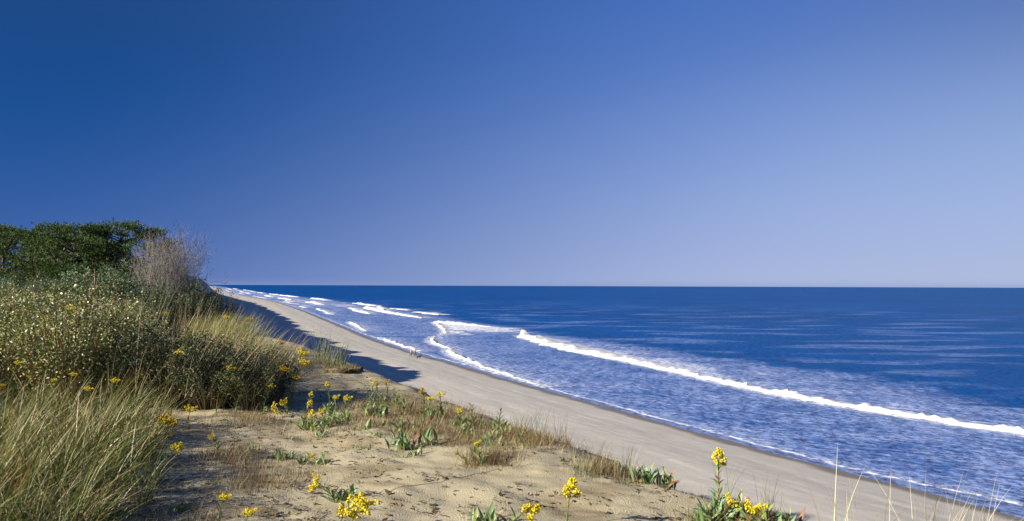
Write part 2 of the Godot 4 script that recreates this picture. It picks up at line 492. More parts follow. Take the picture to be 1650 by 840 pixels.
func build_sea() -> void:
	# further lines of surf up the coast
	var far := RandomNumberGenerator.new()
	far.seed = 99
	for k in 40:
		var z0 := 440.0 * pow(1.052, k) * far.randf_range(0.95, 1.05)
		var lane: int = [0, 2, 1, 2, 0, 1][k % 6]
		var t0: float = [9.0, 30.0, 58.0][lane] + far.randf_range(-6, 8)
		var ln := z0 * far.randf_range(0.07, 0.17)
		var hh := far.randf_range(0.5, 1.0) * (0.6 if lane == 0 else 1.15)
		var p := [[z0 + ln, t0 + 3.0, 0.2, 1.0]]
		for q in 4:
			p.append([z0 + ln * (0.8 - 0.2 * q), t0 + far.randf_range(-2, 2), hh * far.randf_range(0.7, 1.2), far.randf_range(2.5, 5.0) * (0.5 if lane == 0 else 1.0)])
		p.append([z0, t0 + far.randf_range(0, 4), 0.2, 1.0])
		breakers.append({"p": p, "l": "", "far": true})
	var rows := ladder([30.0, -0.0055, 420.0, -0.011, 3000.0, -0.07, 34000.0])
	var cols := ladder([-5.0, 0.3, 50.0, 0.6, 75.0, -0.04, 36000.0])
	var nc := cols.size()
	var mb := MB.new()
	var f1 := noise(41, 0.33, 4)
	var f2 := noise(42, 0.07, 3)
	var f3 := noise(43, 1.1, 2)
	var sw := noise(44, 0.028, 3)
	var deep := Color(0.003, 0.064, 0.25)
	var surf := Color(0.145, 0.225, 0.475)
	var foam := Color(0.80, 0.82, 0.86)
	var main: Array = breakers[0].p
	var second: Array = breakers[1].p
	var third: Array = breakers[4].p
	var crest: Array = breakers[6].p
	for z in rows:
		var sx := shore(z)
		var tm := along(main, z)
		var t2 := along(second, z)
		var t3 := along(third, z)
		var tc := along(crest, z)
		var tq := maxf(along(breakers[2].p, z), along(breakers[3].p, z))
		var near := []
		for q in breakers:
			var tb := along(q.p, z)
			if tb > 0:
				near.append(tb)
		var lim := 60.0 + 10.0 * f2.get_noise_2d(z * 0.6, 200.0)
		if tm > 0:
			lim = tm + 14.0 + 8.0 * f2.get_noise_2d(z, 100.0) + 12.0 * smoothstep(100.0, 140.0, z) * smoothstep(270.0, 170.0, z)
		elif t3 > 0:
			lim = t3 + 14.0
		elif z < 400.0:
			lim = 58.0
		var line := 0.7 + 0.5 * f2.get_noise_2d(z * 1.5, 11.0) + 1.8 * smoothstep(78.0, 62.0, z) + 0.4 * f1.get_noise_2d(z * 0.4, 0.0)
		for t in cols:
			var x: float = sx + t
			var y := 0.0
			var col := deep
			var st := smoothstep(0.05, 0.45, sw.get_noise_2d(x * 0.7, z * 1.3 + 300.0)) * smoothstep(1500.0, 300.0, z + t)
			var off := deep.lerp(surf, 0.8 * st * (0.6 + f1.get_noise_2d(x * 0.5, z * 1.5)))
			if t < 900.0 and z < 6000.0:
				var open := smoothstep(20.0, 60.0, t)
				y += open * 0.28 * sw.get_noise_2d(t * 1.6 + z * 0.12, z * 0.35)
				y += 0.05 * f1.get_noise_2d(x * 1.2, z * 1.2) * smoothstep(0.5, 3.0, t)
			if t < lim + 20.0 and z < 9000.0:
				var a := f1.get_noise_2d(x * 1.7, z * 1.5)
				var b := f3.get_noise_2d(x * 1.3, z * 1.1)
				var g := f2.get_noise_2d(x, z)
				var inn := smoothstep(lim + 6.0, lim - 6.0, t + 8.0 * g)
				col = off.lerp(surf, inn * clampf(0.74 + 0.5 * g + 0.38 * b + 0.25 * a + 0.5 * f1.get_noise_2d(x * 0.4, z * 1.2), 0, 1))
				var cov := 0.30 + 0.55 * g
				var patch := 0.0
				var calm := 0.0
				if tq > 0:
					calm = smoothstep(tq, tq - 2.0, t)
					cov -= 0.5 * calm
					col = col.lerp(off.lerp(surf, 0.45), calm)
				if tm > 0:
					if t > tm:
						cov += (1.5 * smoothstep(120.0, 200.0, z) + 0.55) * exp(-(t - tm) / (4.0 + 4.0 * smoothstep(300.0, 150.0, z)))
					else:
						cov -= 0.06
						cov -= 0.28 * smoothstep(140.0, 190.0, z) * smoothstep(6.0, 14.0, t)
				if t2 > 0:
					var outer := tc if tc > 0 else t2 + 26.0
					patch = smoothstep(t2 - 1.0, t2 + 1.0, t) * smoothstep(outer + 3.0, outer - 2.0, t + 3.0 * g) * smoothstep(290.0 + 40.0 * g, 306.0 + 40.0 * g, z) * clampf(0.95 + 0.35 * a + 0.3 * b - 0.012 * (t - t2), 0, 0.95)
				if t3 > 0 and t > t3:
					cov += 1.0 * exp(-(t - t3) / 8.0)
				if z > 420.0:
					cov += (0.45 + 0.9 * f1.get_noise_2d(t * 0.22, z * 0.012)) * smoothstep(420.0, 700.0, z)
				var m := smoothstep(0.2, 1.35, cov + 0.08 + 0.8 * a + 0.6 * b) * inn
				m = minf(m * 0.5, 0.09 + 0.13 * smoothstep(0.05, 0.5, f1.get_noise_2d(x * 0.45, z * 1.1 + 70.0)) + 0.55 * smoothstep(0.55, 1.25, cov))
				m = maxf(m, patch)
				for tb in near:
					var away: float = t - tb
					if away > -4.0 and away < 16.0:
						var ap := exp(-pow((away + 0.6) / 1.7, 2.0)) * (0.75 + 0.9 * a + 0.5 * b)
						if away > 0.0:
							ap = maxf(ap, 0.6 * exp(-away / 4.5) * (0.7 + 1.1 * a + 0.5 * b))
						m = maxf(m, clampf(ap, 0, 0.92))
				# the thin white edge where the last wave stops, clear film inside it
				var e := absf(t - line + 0.25 * b)
				var edge := smoothstep(0.34, 0.1, e)
				if t < line:
					m *= 0.25
					col = Color(0.13, 0.19, 0.38)
				m = maxf(m, edge * 0.95)
				var shore_wash := smoothstep(line + 3.5 + 2.0 * g, line + 0.2, t) * smoothstep(line - 0.2, line + 0.2, t)
				m = maxf(m, shore_wash * (0.15 + 0.12 * smoothstep(0.0, 0.5, a + b * 0.5)))
				col = col.lerp(foam, clampf(m, 0, 1))
			else:
				var g2 := sw.get_noise_2d(x * 0.25, z * 0.12)
				col = off * (1.0 + 0.18 * g2)
			y += 0.09 * smoothstep(-3.0, 0.0, t)
			if t < 0.0:
				y = 0.085 * -t - 0.02 + 0.09 - 0.11 * smoothstep(-0.2, -1.2, t + 0.5 * f2.get_noise_2d(z * 1.5, 60.0))
			col.a = 1.0
			mb.vert(Vector3(x, y, -z), col)
	for r in rows.size() - 1:
		for k in nc - 1:
			var a := r * nc + k
			mb.quad(a, a + 1, a + nc + 1, a + nc)
	var m := mat(0.3, 0.05)
	m.cull_mode = BaseMaterial3D.CULL_BACK
	var bump := noise_image(45, 0.012, 1024, 5)
	bump.bump_map_to_normal_map(14.0)
	m.normal_enabled = true
	m.normal_texture = ImageTexture.create_from_image(bump)
	m.normal_scale = 1.0
	m.uv1_triplanar = true
	m.uv1_world_triplanar = true
	m.uv1_scale = Vector3(0.03, 0.03, 0.045)
	var o := obj("sea_water", flipped(mb).mesh(true), m)
	tag(o, "deep blue ocean with foam streaked surf along the beach", "sea", "", "structure")
	var fm := mat(0.9, 0.2)
	for k in breakers.size():
		var w := obj("breaking_wave", breaker_mesh(breakers[k].p, 500 + k * 3), fm)
		if breakers[k].has("far"):
			tag(w, "far line of white surf breaking up the coast", "wave", "far lines of surf", "structure")
		else:
			tag(w, breakers[k].l, "wave", "", "structure")

# ------------------------------------------------------------------ plants
var GREEN := Color(0.085, 0.14, 0.035)
var OLIVE := Color(0.19, 0.19, 0.05)
var STRAW := Color(0.46, 0.38, 0.17)
var PALE := Color(0.62, 0.57, 0.38)
var BROWN := Color(0.17, 0.105, 0.045)
var SEAGREEN := Color(0.13, 0.20, 0.11)

func pick(cols: Array, weights: Array) -> Color:
	var r := rng.randf()
	for k in cols.size():
		r -= weights[k]
		if r <= 0:
			return cols[k]
	return cols[-1]

func wind(spread: float) -> float:   # heading of a leaning blade, most of them to the right
	return deg_to_rad(85.0) + rng.randfn(0, spread)

func grass_area(called: String, n: int, spots: Callable, lmin: float, lmax: float, w: float, cols: Array, weights: Array, lean: float, spread: float, m: Material, label: String) -> void:
	var mb := MB.new()
	for i in n:
		var p: Vector2 = spots.call()
		if p.x > 900.0:
			continue
		var g := ground(p.x, p.y)
		var ln := rng.randf_range(lmin, lmax)
		var th0 := absf(rng.randfn(0.12, 0.14))
		mb.blade(Vector3(p.x, g - 0.02, -p.y), wind(spread), th0 + rng.randf_range(0.0, 0.35), th0 + lean * rng.randf_range(0.4, 1.35), ln, w * rng.randf_range(0.6, 1.3), jit(pick(cols, weights), 0.22), 5, rng.randf_range(-0.9, 0.9))
	var o := obj(called, mb.mesh(), m)
	tag(o, label, "grass", "", "stuff")

func left_edge(z: float) -> float:   # right-hand border of the grass bank beside the path
	if z < 7.3:
		return -2.62 - (z - 5.0) * 0.12
	return -2.90 - (z - 7.3) * 0.36

var mg: StandardMaterial3D
var ml: StandardMaterial3D
var mw: StandardMaterial3D

func build_plants() -> void:
	mg = mat(0.5, 0.4, Color(0.55, 0.55, 0.35))
	ml = mat(0.5, 0.4, Color(0.5, 0.52, 0.25))
	mw = mat(0.85, 0.2)
	build_grass()
	build_shrubs()
	build_trees()
	build_sod()
	build_flowers()
	build_litter()

func build_grass() -> void:
	var clumps := noise(61, 1.3, 2)
	var tus := []
	for i in 230:
		var tz := rng.randf_range(4.9, 11.5)
		var tx := rng.randf_range(-0.67 * tz, left_edge(tz))
		tus.append([tx, tz, rng.randf_range(0.05, 0.16), rng.randf_range(0.62, 1.0), rng.randf() * TAU, rng.randf()])
	var bg := MB.new()
	for i in 9500:
		var q: Array = tus[rng.randi() % tus.size()]
		var a := rng.randf() * TAU
		var rr: float = sqrt(rng.randf()) * q[2]
		var x: float = q[0] + cos(a) * rr
		var z: float = q[1] - sin(a) * rr
		var near := smoothstep(0.5, 0.0, left_edge(z) - x)
		var ln: float = rng.randf_range(0.5, 1.0) * q[3] * (1.0 - 0.35 * near)
		var w2: Array = [0.34, 0.40, 0.09, 0.04, 0.13] if q[5] < 0.62 else [0.32, 0.20, 0.26, 0.13, 0.09]
		var col := jit(pick([OLIVE, GREEN, STRAW, PALE, BROWN], w2), 0.25)
		var head := wind(0.75) if rng.randf() < 0.6 else PI / 2 - a + rng.randfn(0, 0.5)
		var th := absf(rng.randfn(0.10, 0.18))
		bg.blade(Vector3(x, ground(x, z) - 0.02, -z), head, th, th + rng.randf_range(0.35, 2.1), ln, 0.0038 * rng.randf_range(0.6, 1.35), col, 6, rng.randf_range(-1, 1))
	var bo := obj("beach_grass", bg.mesh(), mg)
	tag(bo, "tall arching beach grass leaning over the sandy path beside the shrubs", "grass", "", "stuff")
	grass_area("dune_grass", 15000, func():
		var z := rng.randf_range(12.6, 27.0)
		var x := shore(z) - rng.randf_range(54.9, 59.2)
		if z < 13.5:
			return Vector2(999, 0)
		if x > -3.3 - (z - 13.5) * 0.40:
			return Vector2(999, 0)
		return Vector2(x, z), 0.6, 1.1, 0.004, [Color(0.22, 0.22, 0.07), Color(0.22, 0.26, 0.08), STRAW, Color(0.42, 0.39, 0.28), BROWN], [0.30, 0.32, 0.18, 0.14, 0.06], 0.9, 0.8, mg, "yellow green dune grass along the bluff edge beyond the shrubs")
	var patches := [[-2.0, 10.9, 0.55], [-1.5, 11.3, 0.5], [-0.8, 11.0, 0.5], [-0.2, 10.4, 0.45], [-0.2, 8.55, 0.22], [0.35, 9.3, 0.3], [-1.0, 11.9, 0.5], [-2.3, 8.1, 0.45], [-2.9, 9.2, 0.4], [-1.0, 10.2, 0.35], [0.1, 9.9, 0.3], [-3.4, 11.5, 0.4], [0.9, 8.2, 0.3], [1.7, 6.7, 0.3], [1.95, 6.5, 0.3], [-2.2, 12.5, 0.5], [-1.7, 13.2, 0.5], [-2.6, 6.6, 0.5], [-0.4, 9.6, 0.4], [-4.3, 18.6, 0.5]]
	grass_area("dry_grass", 21000, func():
		var q: Array = patches[rng.randi() % patches.size()]
		return Vector2(q[0] + rng.randfn(0, q[2] * 0.62), q[1] + rng.randfn(0, q[2] * 0.7)), 0.05, 0.20, 0.0016, [BROWN, STRAW, Color(0.26, 0.19, 0.10), OLIVE], [0.42, 0.14, 0.34, 0.1], 0.7, 1.6, mg, "short brown dry grass in patches on the open sand")
	# single tufts that one can tell apart
	var tufts := [
		[0.55, 9.83, 0.42, 26, "sparse upright grass tuft on the crest above the beach", "tufts along the crest"],
		[0.14, 10.22, 0.38, 40, "sparse upright grass tuft on the crest above the beach", "tufts along the crest"],
		[0.34, 10.6, 0.42, 22, "sparse upright grass tuft on the crest above the beach", "tufts along the crest"],
		[0.64, 7.96, 0.30, 36, "short grey green grass tuft on open sand near the broad-leaved rosettes", "tufts near the rosettes"],
		[0.79, 8.22, 0.36, 24, "short grey green grass tuft on open sand near the broad-leaved rosettes", "tufts near the rosettes"],
		[1.01, 8.1, 0.34, 30, "short grey green grass tuft on open sand near the broad-leaved rosettes", "tufts near the rosettes"],
		[-4.45, 18.9, 0.5, 30, "blue green grass tuft at the far end of the sandy path", "tufts at the path end"],
		[-4.1, 19.2, 0.75, 110, "blue green grass tuft at the far end of the sandy path", "tufts at the path end"],
		[-3.72, 19.1, 0.6, 90, "blue green grass tuft at the far end of the sandy path", "tufts at the path end"],
		[-3.5, 17.85, 0.4, 60, "grass tuft rooted in the eroded turf at the bluff lip", ""],
		[-3.9, 18.8, 0.45, 50, "blue green grass tuft at the far end of the sandy path", "tufts at the path end"],
		[2.2, 5.75, 0.78, 12, "thin tall grass tuft rising before the beach below the crest", "tall tufts below the crest"],
		[2.02, 5.8, 0.6, 6, "thin tall grass tuft rising before the beach below the crest", "tall tufts below the crest"],
		[2.5, 5.6, 0.72, 26, "thin tall grass tuft rising before the beach below the crest", "tall tufts below the crest"],
		[2.66, 5.45, 0.86, 36, "thin tall grass tuft rising before the beach below the crest", "tall tufts below the crest"],
		[2.8, 5.5, 0.9, 40, "thin tall grass tuft rising before the beach below the crest", "tall tufts below the crest"],
		[2.93, 5.6, 0.8, 26, "thin tall grass tuft rising before the beach below the crest", "tall tufts below the crest"],
		[2.4, 5.7, 0.5, 6, "thin tall grass tuft rising before the beach below the crest", "tall tufts below the crest"],
		[1.66, 6.9, 0.5, 16, "green grass tuft standing behind the tallest goldenrod spike", ""],
		[1.95, 6.75, 0.42, 30, "green grass tuft among the broad leaves on the crest corner", ""],
		[-0.3, 8.6, 0.3, 44, "small brown and green tuft with a goldenrod growing in it", ""],
		[-2.35, 10.9, 0.34, 12, "few thin stems standing at the bend of the path", ""],
		[-3.0, 7.2, 0.4, 14, "low green blades on the path beside the tall grass bank", ""],
	]
	for q in tufts:
		var mb := MB.new()
		var below: bool = q[1] < 5.9 and q[0] > 1.9
		for i in q[3]:
			var a := rng.randf() * TAU
			var r: float = sqrt(rng.randf()) * (0.06 + 0.0012 * q[3]) * (2.2 if below else 1.0)
			var col := pick([SEAGREEN, STRAW, OLIVE, BROWN], [0.5, 0.14, 0.24, 0.12])
			if below:
				col = pick([Color(0.20, 0.26, 0.10), STRAW, PALE], [0.35, 0.35, 0.3])
			var th := absf(rng.randfn(0.08, 0.16))
			mb.blade(Vector3(cos(a) * r, ground(q[0] + cos(a) * r, q[1] - sin(a) * r) - ground(q[0], q[1]) - 0.02, sin(a) * r), rng.randf() * TAU if rng.randf() < 0.5 else wind(0.6), th, th + rng.randf_range(0.1, 0.9 if below else 0.65), q[2] * rng.randf_range(0.5, 1.15), 0.0022 if below else (0.0032 if q[1] > 15.0 else 0.0021), jit(col, 0.2), 6, rng.randf_range(-1, 1))
		var o := thing("grass_tuft", on(q[0], q[1]), 0, q[4], "grass tuft", q[5])
		obj("blades", mb.mesh(), mg, o)

func shrub_parts(seed_: int, r: float, h: float, stems: int, per: int, leaf_len: float, cols: Array, weights: Array, stem_col: Color, up: float) -> Array:
	var keep := rng.seed
	rng.seed = seed_
	var wood := MB.new()
	var fol := MB.new()
	for s in stems:
		var az := rng.randf() * TAU
		var out := sqrt(rng.randf())
		var base := Vector3(cos(az), 0, sin(az)) * r * 0.35 * out
		var tip := Vector3(cos(az) * r * out, h * (1.0 - 0.45 * out * out) * rng.randf_range(0.72, 1.08), sin(az) * r * out) + Vector3(rng.randfn(0.08, 0.12), 0, rng.randfn(0, 0.12)) * r
		var mid := base.lerp(tip, 0.5) + Vector3(rng.randfn(0, 0.06), 0.08 * h, rng.randfn(0, 0.06))
		var pts := []
		for k in 5:
			var f := k / 4.0
			pts.append(base * (1 - f) * (1 - f) + mid * 2.0 * f * (1 - f) + tip * f * f)
		wood.tube(pts, [0.009, 0.0075, 0.006, 0.0045, 0.002], 3, jit(stem_col, 0.3))
		var tone := rng.randf_range(0.6, 1.35)
		for k in per:
			var f := pow(rng.randf(), 0.75) * 0.85 + 0.17
			var p: Vector3 = base * (1 - f) * (1 - f) + mid * 2.0 * f * (1 - f) + tip * f * f
			p += Vector3(rng.randfn(0, 1), rng.randfn(0, 0.7), rng.randfn(0, 1)) * 0.055 * (1.25 - f * 0.6) * (r + 0.3)
			if p.y < 0.03:
				continue
			var a2 := rng.randf() * TAU
			var dirv := Vector3(cos(a2), rng.randf_range(-0.2, 1.2) * up, sin(a2)).normalized()
			var side := dirv.cross(Vector3(rng.randf_range(-1, 1), rng.randf_range(-0.3, 1), rng.randf_range(-1, 1))).normalized()
			var ln := leaf_len * rng.randf_range(0.6, 1.3)
			fol.leaf(p, dirv * ln, side * ln * 0.24, jit(pick(cols, weights), 0.25) * tone)
	rng.seed = keep + 7
	return [wood.mesh(), fol.mesh()]

func shrub(called: String, parts: Array, at: Vector3, turn: float, size: Vector3, label: String, cat: String, group: String) -> void:
	var o := thing(called, at, turn, label, cat, group)
	o.scale = size
	obj("stems", parts[0], mw, o)
	obj("foliage", parts[1], ml, o)

func build_shrubs() -> void:
	var silver := []
	for k in 4:
		silver.append(shrub_parts(900 + k, 0.85, 1.5, 85, 85, 0.042, [Color(0.185, 0.225, 0.07), Color(0.09, 0.14, 0.048), Color(0.33, 0.34, 0.14), Color(0.70, 0.68, 0.52), Color(0.32, 0.22, 0.075)], [0.40, 0.18, 0.22, 0.08, 0.12], Color(0.20, 0.13, 0.06), 0.9))
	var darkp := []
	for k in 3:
		darkp.append(shrub_parts(920 + k, 0.8, 1.3, 95, 74, 0.045, [Color(0.055, 0.085, 0.034), Color(0.085, 0.12, 0.045), Color(0.20, 0.22, 0.09), Color(0.28, 0.22, 0.11)], [0.42, 0.32, 0.14, 0.12], Color(0.28, 0.22, 0.14), 0.9))  # leaf greens darkened to put the thicket corner's shade into the colour
	var greenp := []
	for k in 3:
		greenp.append(shrub_parts(940 + k, 1.1, 1.7, 90, 110, 0.055, [Color(0.065, 0.125, 0.06), Color(0.10, 0.165, 0.085), Color(0.16, 0.21, 0.11), Color(0.22, 0.21, 0.09)], [0.4, 0.35, 0.15, 0.1], Color(0.16, 0.12, 0.08), 0.9))
	rng.seed = 5150
	var z := 12.7
	while z < 27.5:
		var x := -0.66 * z
		while true:
			var edge := -3.95 if z < 14.5 else -5.6 - (z - 14.5) * 0.5
			if x > edge:
				break
			var px := x + rng.randf_range(-0.3, 0.3)
			var pz := z + rng.randf_range(-0.35, 0.35)
			var near_edge := smoothstep(2.4, 0.0, edge - px)
			var s := rng.randf_range(0.85, 1.15) * (1.08 - 0.22 * near_edge)
			s *= lerpf(0.98, 0.97, clampf((z - 13.0) / 10.0, 0, 1))
			if z < 16.2 and px > -6.0:
				x += 1.15
				continue
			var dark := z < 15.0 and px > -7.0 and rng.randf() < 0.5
			var turn := rng.randf() * TAU
			var size := Vector3(s, s * rng.randf_range(0.9, 1.1), s)
			if dark:
				shrub("shade_tinted_shrub", darkp[rng.randi() % 3], on(px, pz), turn, size, "twiggy shrub with leaves tinted dark for shade at the corner of the thicket beside the sandy path", "shrub", "shade tinted shrubs beside the path")
			else:
				shrub("silvery_shrub", silver[rng.randi() % 4], on(px, pz), turn, size, "olive shrub with pale silvery leaves in the dense thicket", "shrub", "silvery shrubs of the thicket")
			x += 1.15
		z += 1.1
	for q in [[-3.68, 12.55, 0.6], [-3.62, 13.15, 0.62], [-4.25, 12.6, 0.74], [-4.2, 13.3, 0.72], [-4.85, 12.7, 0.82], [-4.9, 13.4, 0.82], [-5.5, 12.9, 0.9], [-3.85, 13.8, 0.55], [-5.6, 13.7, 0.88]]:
		shrub("shade_tinted_shrub", darkp[rng.randi() % 3], on(q[0], q[1]), rng.randf() * TAU, Vector3(q[2] * 1.25, q[2] * 1.02, q[2] * 1.15), "twiggy shrub with leaves tinted dark for shade at the corner of the thicket beside the sandy path", "shrub", "shade tinted shrubs beside the path")
	# taller straw stems that stick out of the thicket
	var mb := MB.new()
	for i in 1100:
		var sz := rng.randf_range(11.9, 22.0) if i > 550 else rng.randf_range(12.0, 14.2)
		var sx2 := rng.randf_range(-0.64 * sz, -4.2 - maxf(0.0, sz - 14.0) * 0.6) if i > 550 else rng.randf_range(-5.6, -3.5)
		mb.blade(on(sx2, sz) + Vector3(0, 0.2, 0), wind(0.9 if i > 550 else 0.45), 0.05 if i > 550 else rng.randf_range(0.25, 0.75), rng.randf_range(0.2, 0.9) if i > 550 else rng.randf_range(0.6, 1.1), rng.randf_range(0.9, 1.6) if i > 550 else rng.randf_range(0.6, 1.2), 0.0036, jit(pick([STRAW, Color(0.25, 0.17, 0.08), Color(0.36, 0.32, 0.25)], [0.15, 0.45, 0.4]), 0.25), 5, rng.randf_range(-1, 1))
	var st := obj("dry_stems", mb.mesh(), mw)
	tag(st, "bare straw and brown stems poking out of the thicket", "stems", "", "stuff")
	# green shrubs in front of the pines
	for q in [[-17.0, 29.5, 1.15], [-15.3, 30.5, 1.3], [-13.6, 29.5, 1.35], [-12.4, 31.0, 1.3], [-14.4, 32.0, 1.5], [-11.6, 29.2, 1.05], [-16.2, 32.5, 1.4], [-18.3, 31.5, 1.3], [-12.9, 33.4, 1.4]]:
		shrub("green_shrub", greenp[rng.randi() % 3], on(q[0], q[1]), rng.randf() * TAU, Vector3(q[2], q[2], q[2]), "rounded green shrub in front of the pine trees", "shrub", "green shrubs before the pines")
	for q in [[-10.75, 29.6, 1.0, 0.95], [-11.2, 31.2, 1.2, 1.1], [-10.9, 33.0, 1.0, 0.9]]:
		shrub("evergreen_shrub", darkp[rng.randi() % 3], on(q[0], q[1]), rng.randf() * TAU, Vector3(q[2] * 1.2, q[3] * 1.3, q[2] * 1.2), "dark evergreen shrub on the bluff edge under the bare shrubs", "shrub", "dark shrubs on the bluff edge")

func branch(mb: MB, p: Vector3, dirv: Vector3, ln: float, rad: float, depth: int, col: Color, tips: Array) -> void:
	var pts := [p]
	var rads := [rad]
	var q := p
	var dd := dirv
	for k in 3:
		dd = (dd + Vector3(rng.randfn(0, 0.13), rng.randfn(0.05, 0.09), rng.randfn(0, 0.13))).normalized()
		q += dd * ln / 3.0
		pts.append(q)
		rads.append(rad * (1.0 - 0.17 * (k + 1)))
	mb.tube(pts, rads, 5 if depth > 3 else 3, jit(col, 0.2))
	if depth == 0:
		tips.append([q, dd])
		return
	var n := 3 if rng.randf() < 0.55 else 2
	for k in n:
		var a := rng.randf() * TAU
		var s := dd.cross(Vector3(cos(a), 0.3, sin(a))).normalized()
		branch(mb, pts[3 if k < 2 else 2], (dd + s * rng.randf_range(0.35, 0.75)).normalized(), ln * rng.randf_range(0.6, 0.85), rad * 0.55, depth - 1, col, tips)

func pine_parts(seed_: int, h: float, r: float) -> Array:
	rng.seed = seed_
	var trunk := MB.new()
	var limbs := MB.new()
	var crown := MB.new()
	var top := Vector3(rng.randfn(0, 0.25), h * 0.9, rng.randfn(0, 0.25))
	trunk.tube([Vector3(0, -0.1, 0), Vector3(rng.randfn(0, 0.06), h * 0.3, rng.randfn(0, 0.06)), top * 0.65, top], [0.13, 0.10, 0.065, 0.02], 7, Color(0.12, 0.085, 0.06))
	var dark := Color(0.035, 0.068, 0.026)
	var mid := Color(0.08, 0.135, 0.04)
	var lite := Color(0.15, 0.21, 0.06)
	for k in 88:
		var az := rng.randf() * TAU
		var f := rng.randf()
		var y := h * lerpf(0.16, 1.0, f)
		var prof := sqrt(maxf(0.0, 1.0 - pow(maxf(f - 0.35, 0.0) / 0.67, 2.0))) * lerpf(0.85, 1.0, minf(f * 3.0, 1.0))
		var rr := r * prof * sqrt(rng.randf_range(0.3, 1.0)) * rng.randf_range(0.85, 1.1)
		var cpos := Vector3(cos(az) * rr, y, sin(az) * rr)
		var root := Vector3(top.x * f, maxf(0.25, y - rr * 0.45), top.z * f)
		limbs.tube([root, root.lerp(cpos, 0.55) + Vector3(0, -0.05, 0), cpos], [0.028, 0.018, 0.008], 3, Color(0.10, 0.075, 0.055))
		var pr := rng.randf_range(0.28, 0.54)
		var tone := rng.randf_range(0.75, 1.25)
		for t in 60:
			# a tuft of needles pointing up and out from a twig end
			var o := Vector3(rng.randfn(0, 0.42), rng.randfn(0, 0.17), rng.randfn(0, 0.42)) * pr * 1.15
			var dirv := (o.normalized() * 0.7 + Vector3(0, 0.85, 0) + Vector3(cos(az), 0, sin(az)) * 0.3).normalized()
			var col := (lite if rng.randf() < 0.3 else (mid if rng.randf() < 0.6 else dark)) * tone
			for q in 9:
				var nd := (dirv + Vector3(rng.randfn(0, 0.45), rng.randfn(0, 0.45), rng.randfn(0, 0.45))).normalized()
				var sd := nd.cross(Vector3(rng.randfn(0, 1), rng.randfn(0, 1), rng.randfn(0, 1))).normalized() * 0.011
				var ln := rng.randf_range(0.09, 0.15)
				var i0 := crown.vert(cpos + o - sd, col)
				var i1 := crown.vert(cpos + o + sd, col)
				var i2 := crown.vert(cpos + o + nd * ln, col)
				crown.tri(i0, i1, i2)
	return [trunk.mesh(true), limbs.mesh(true), crown.mesh()]

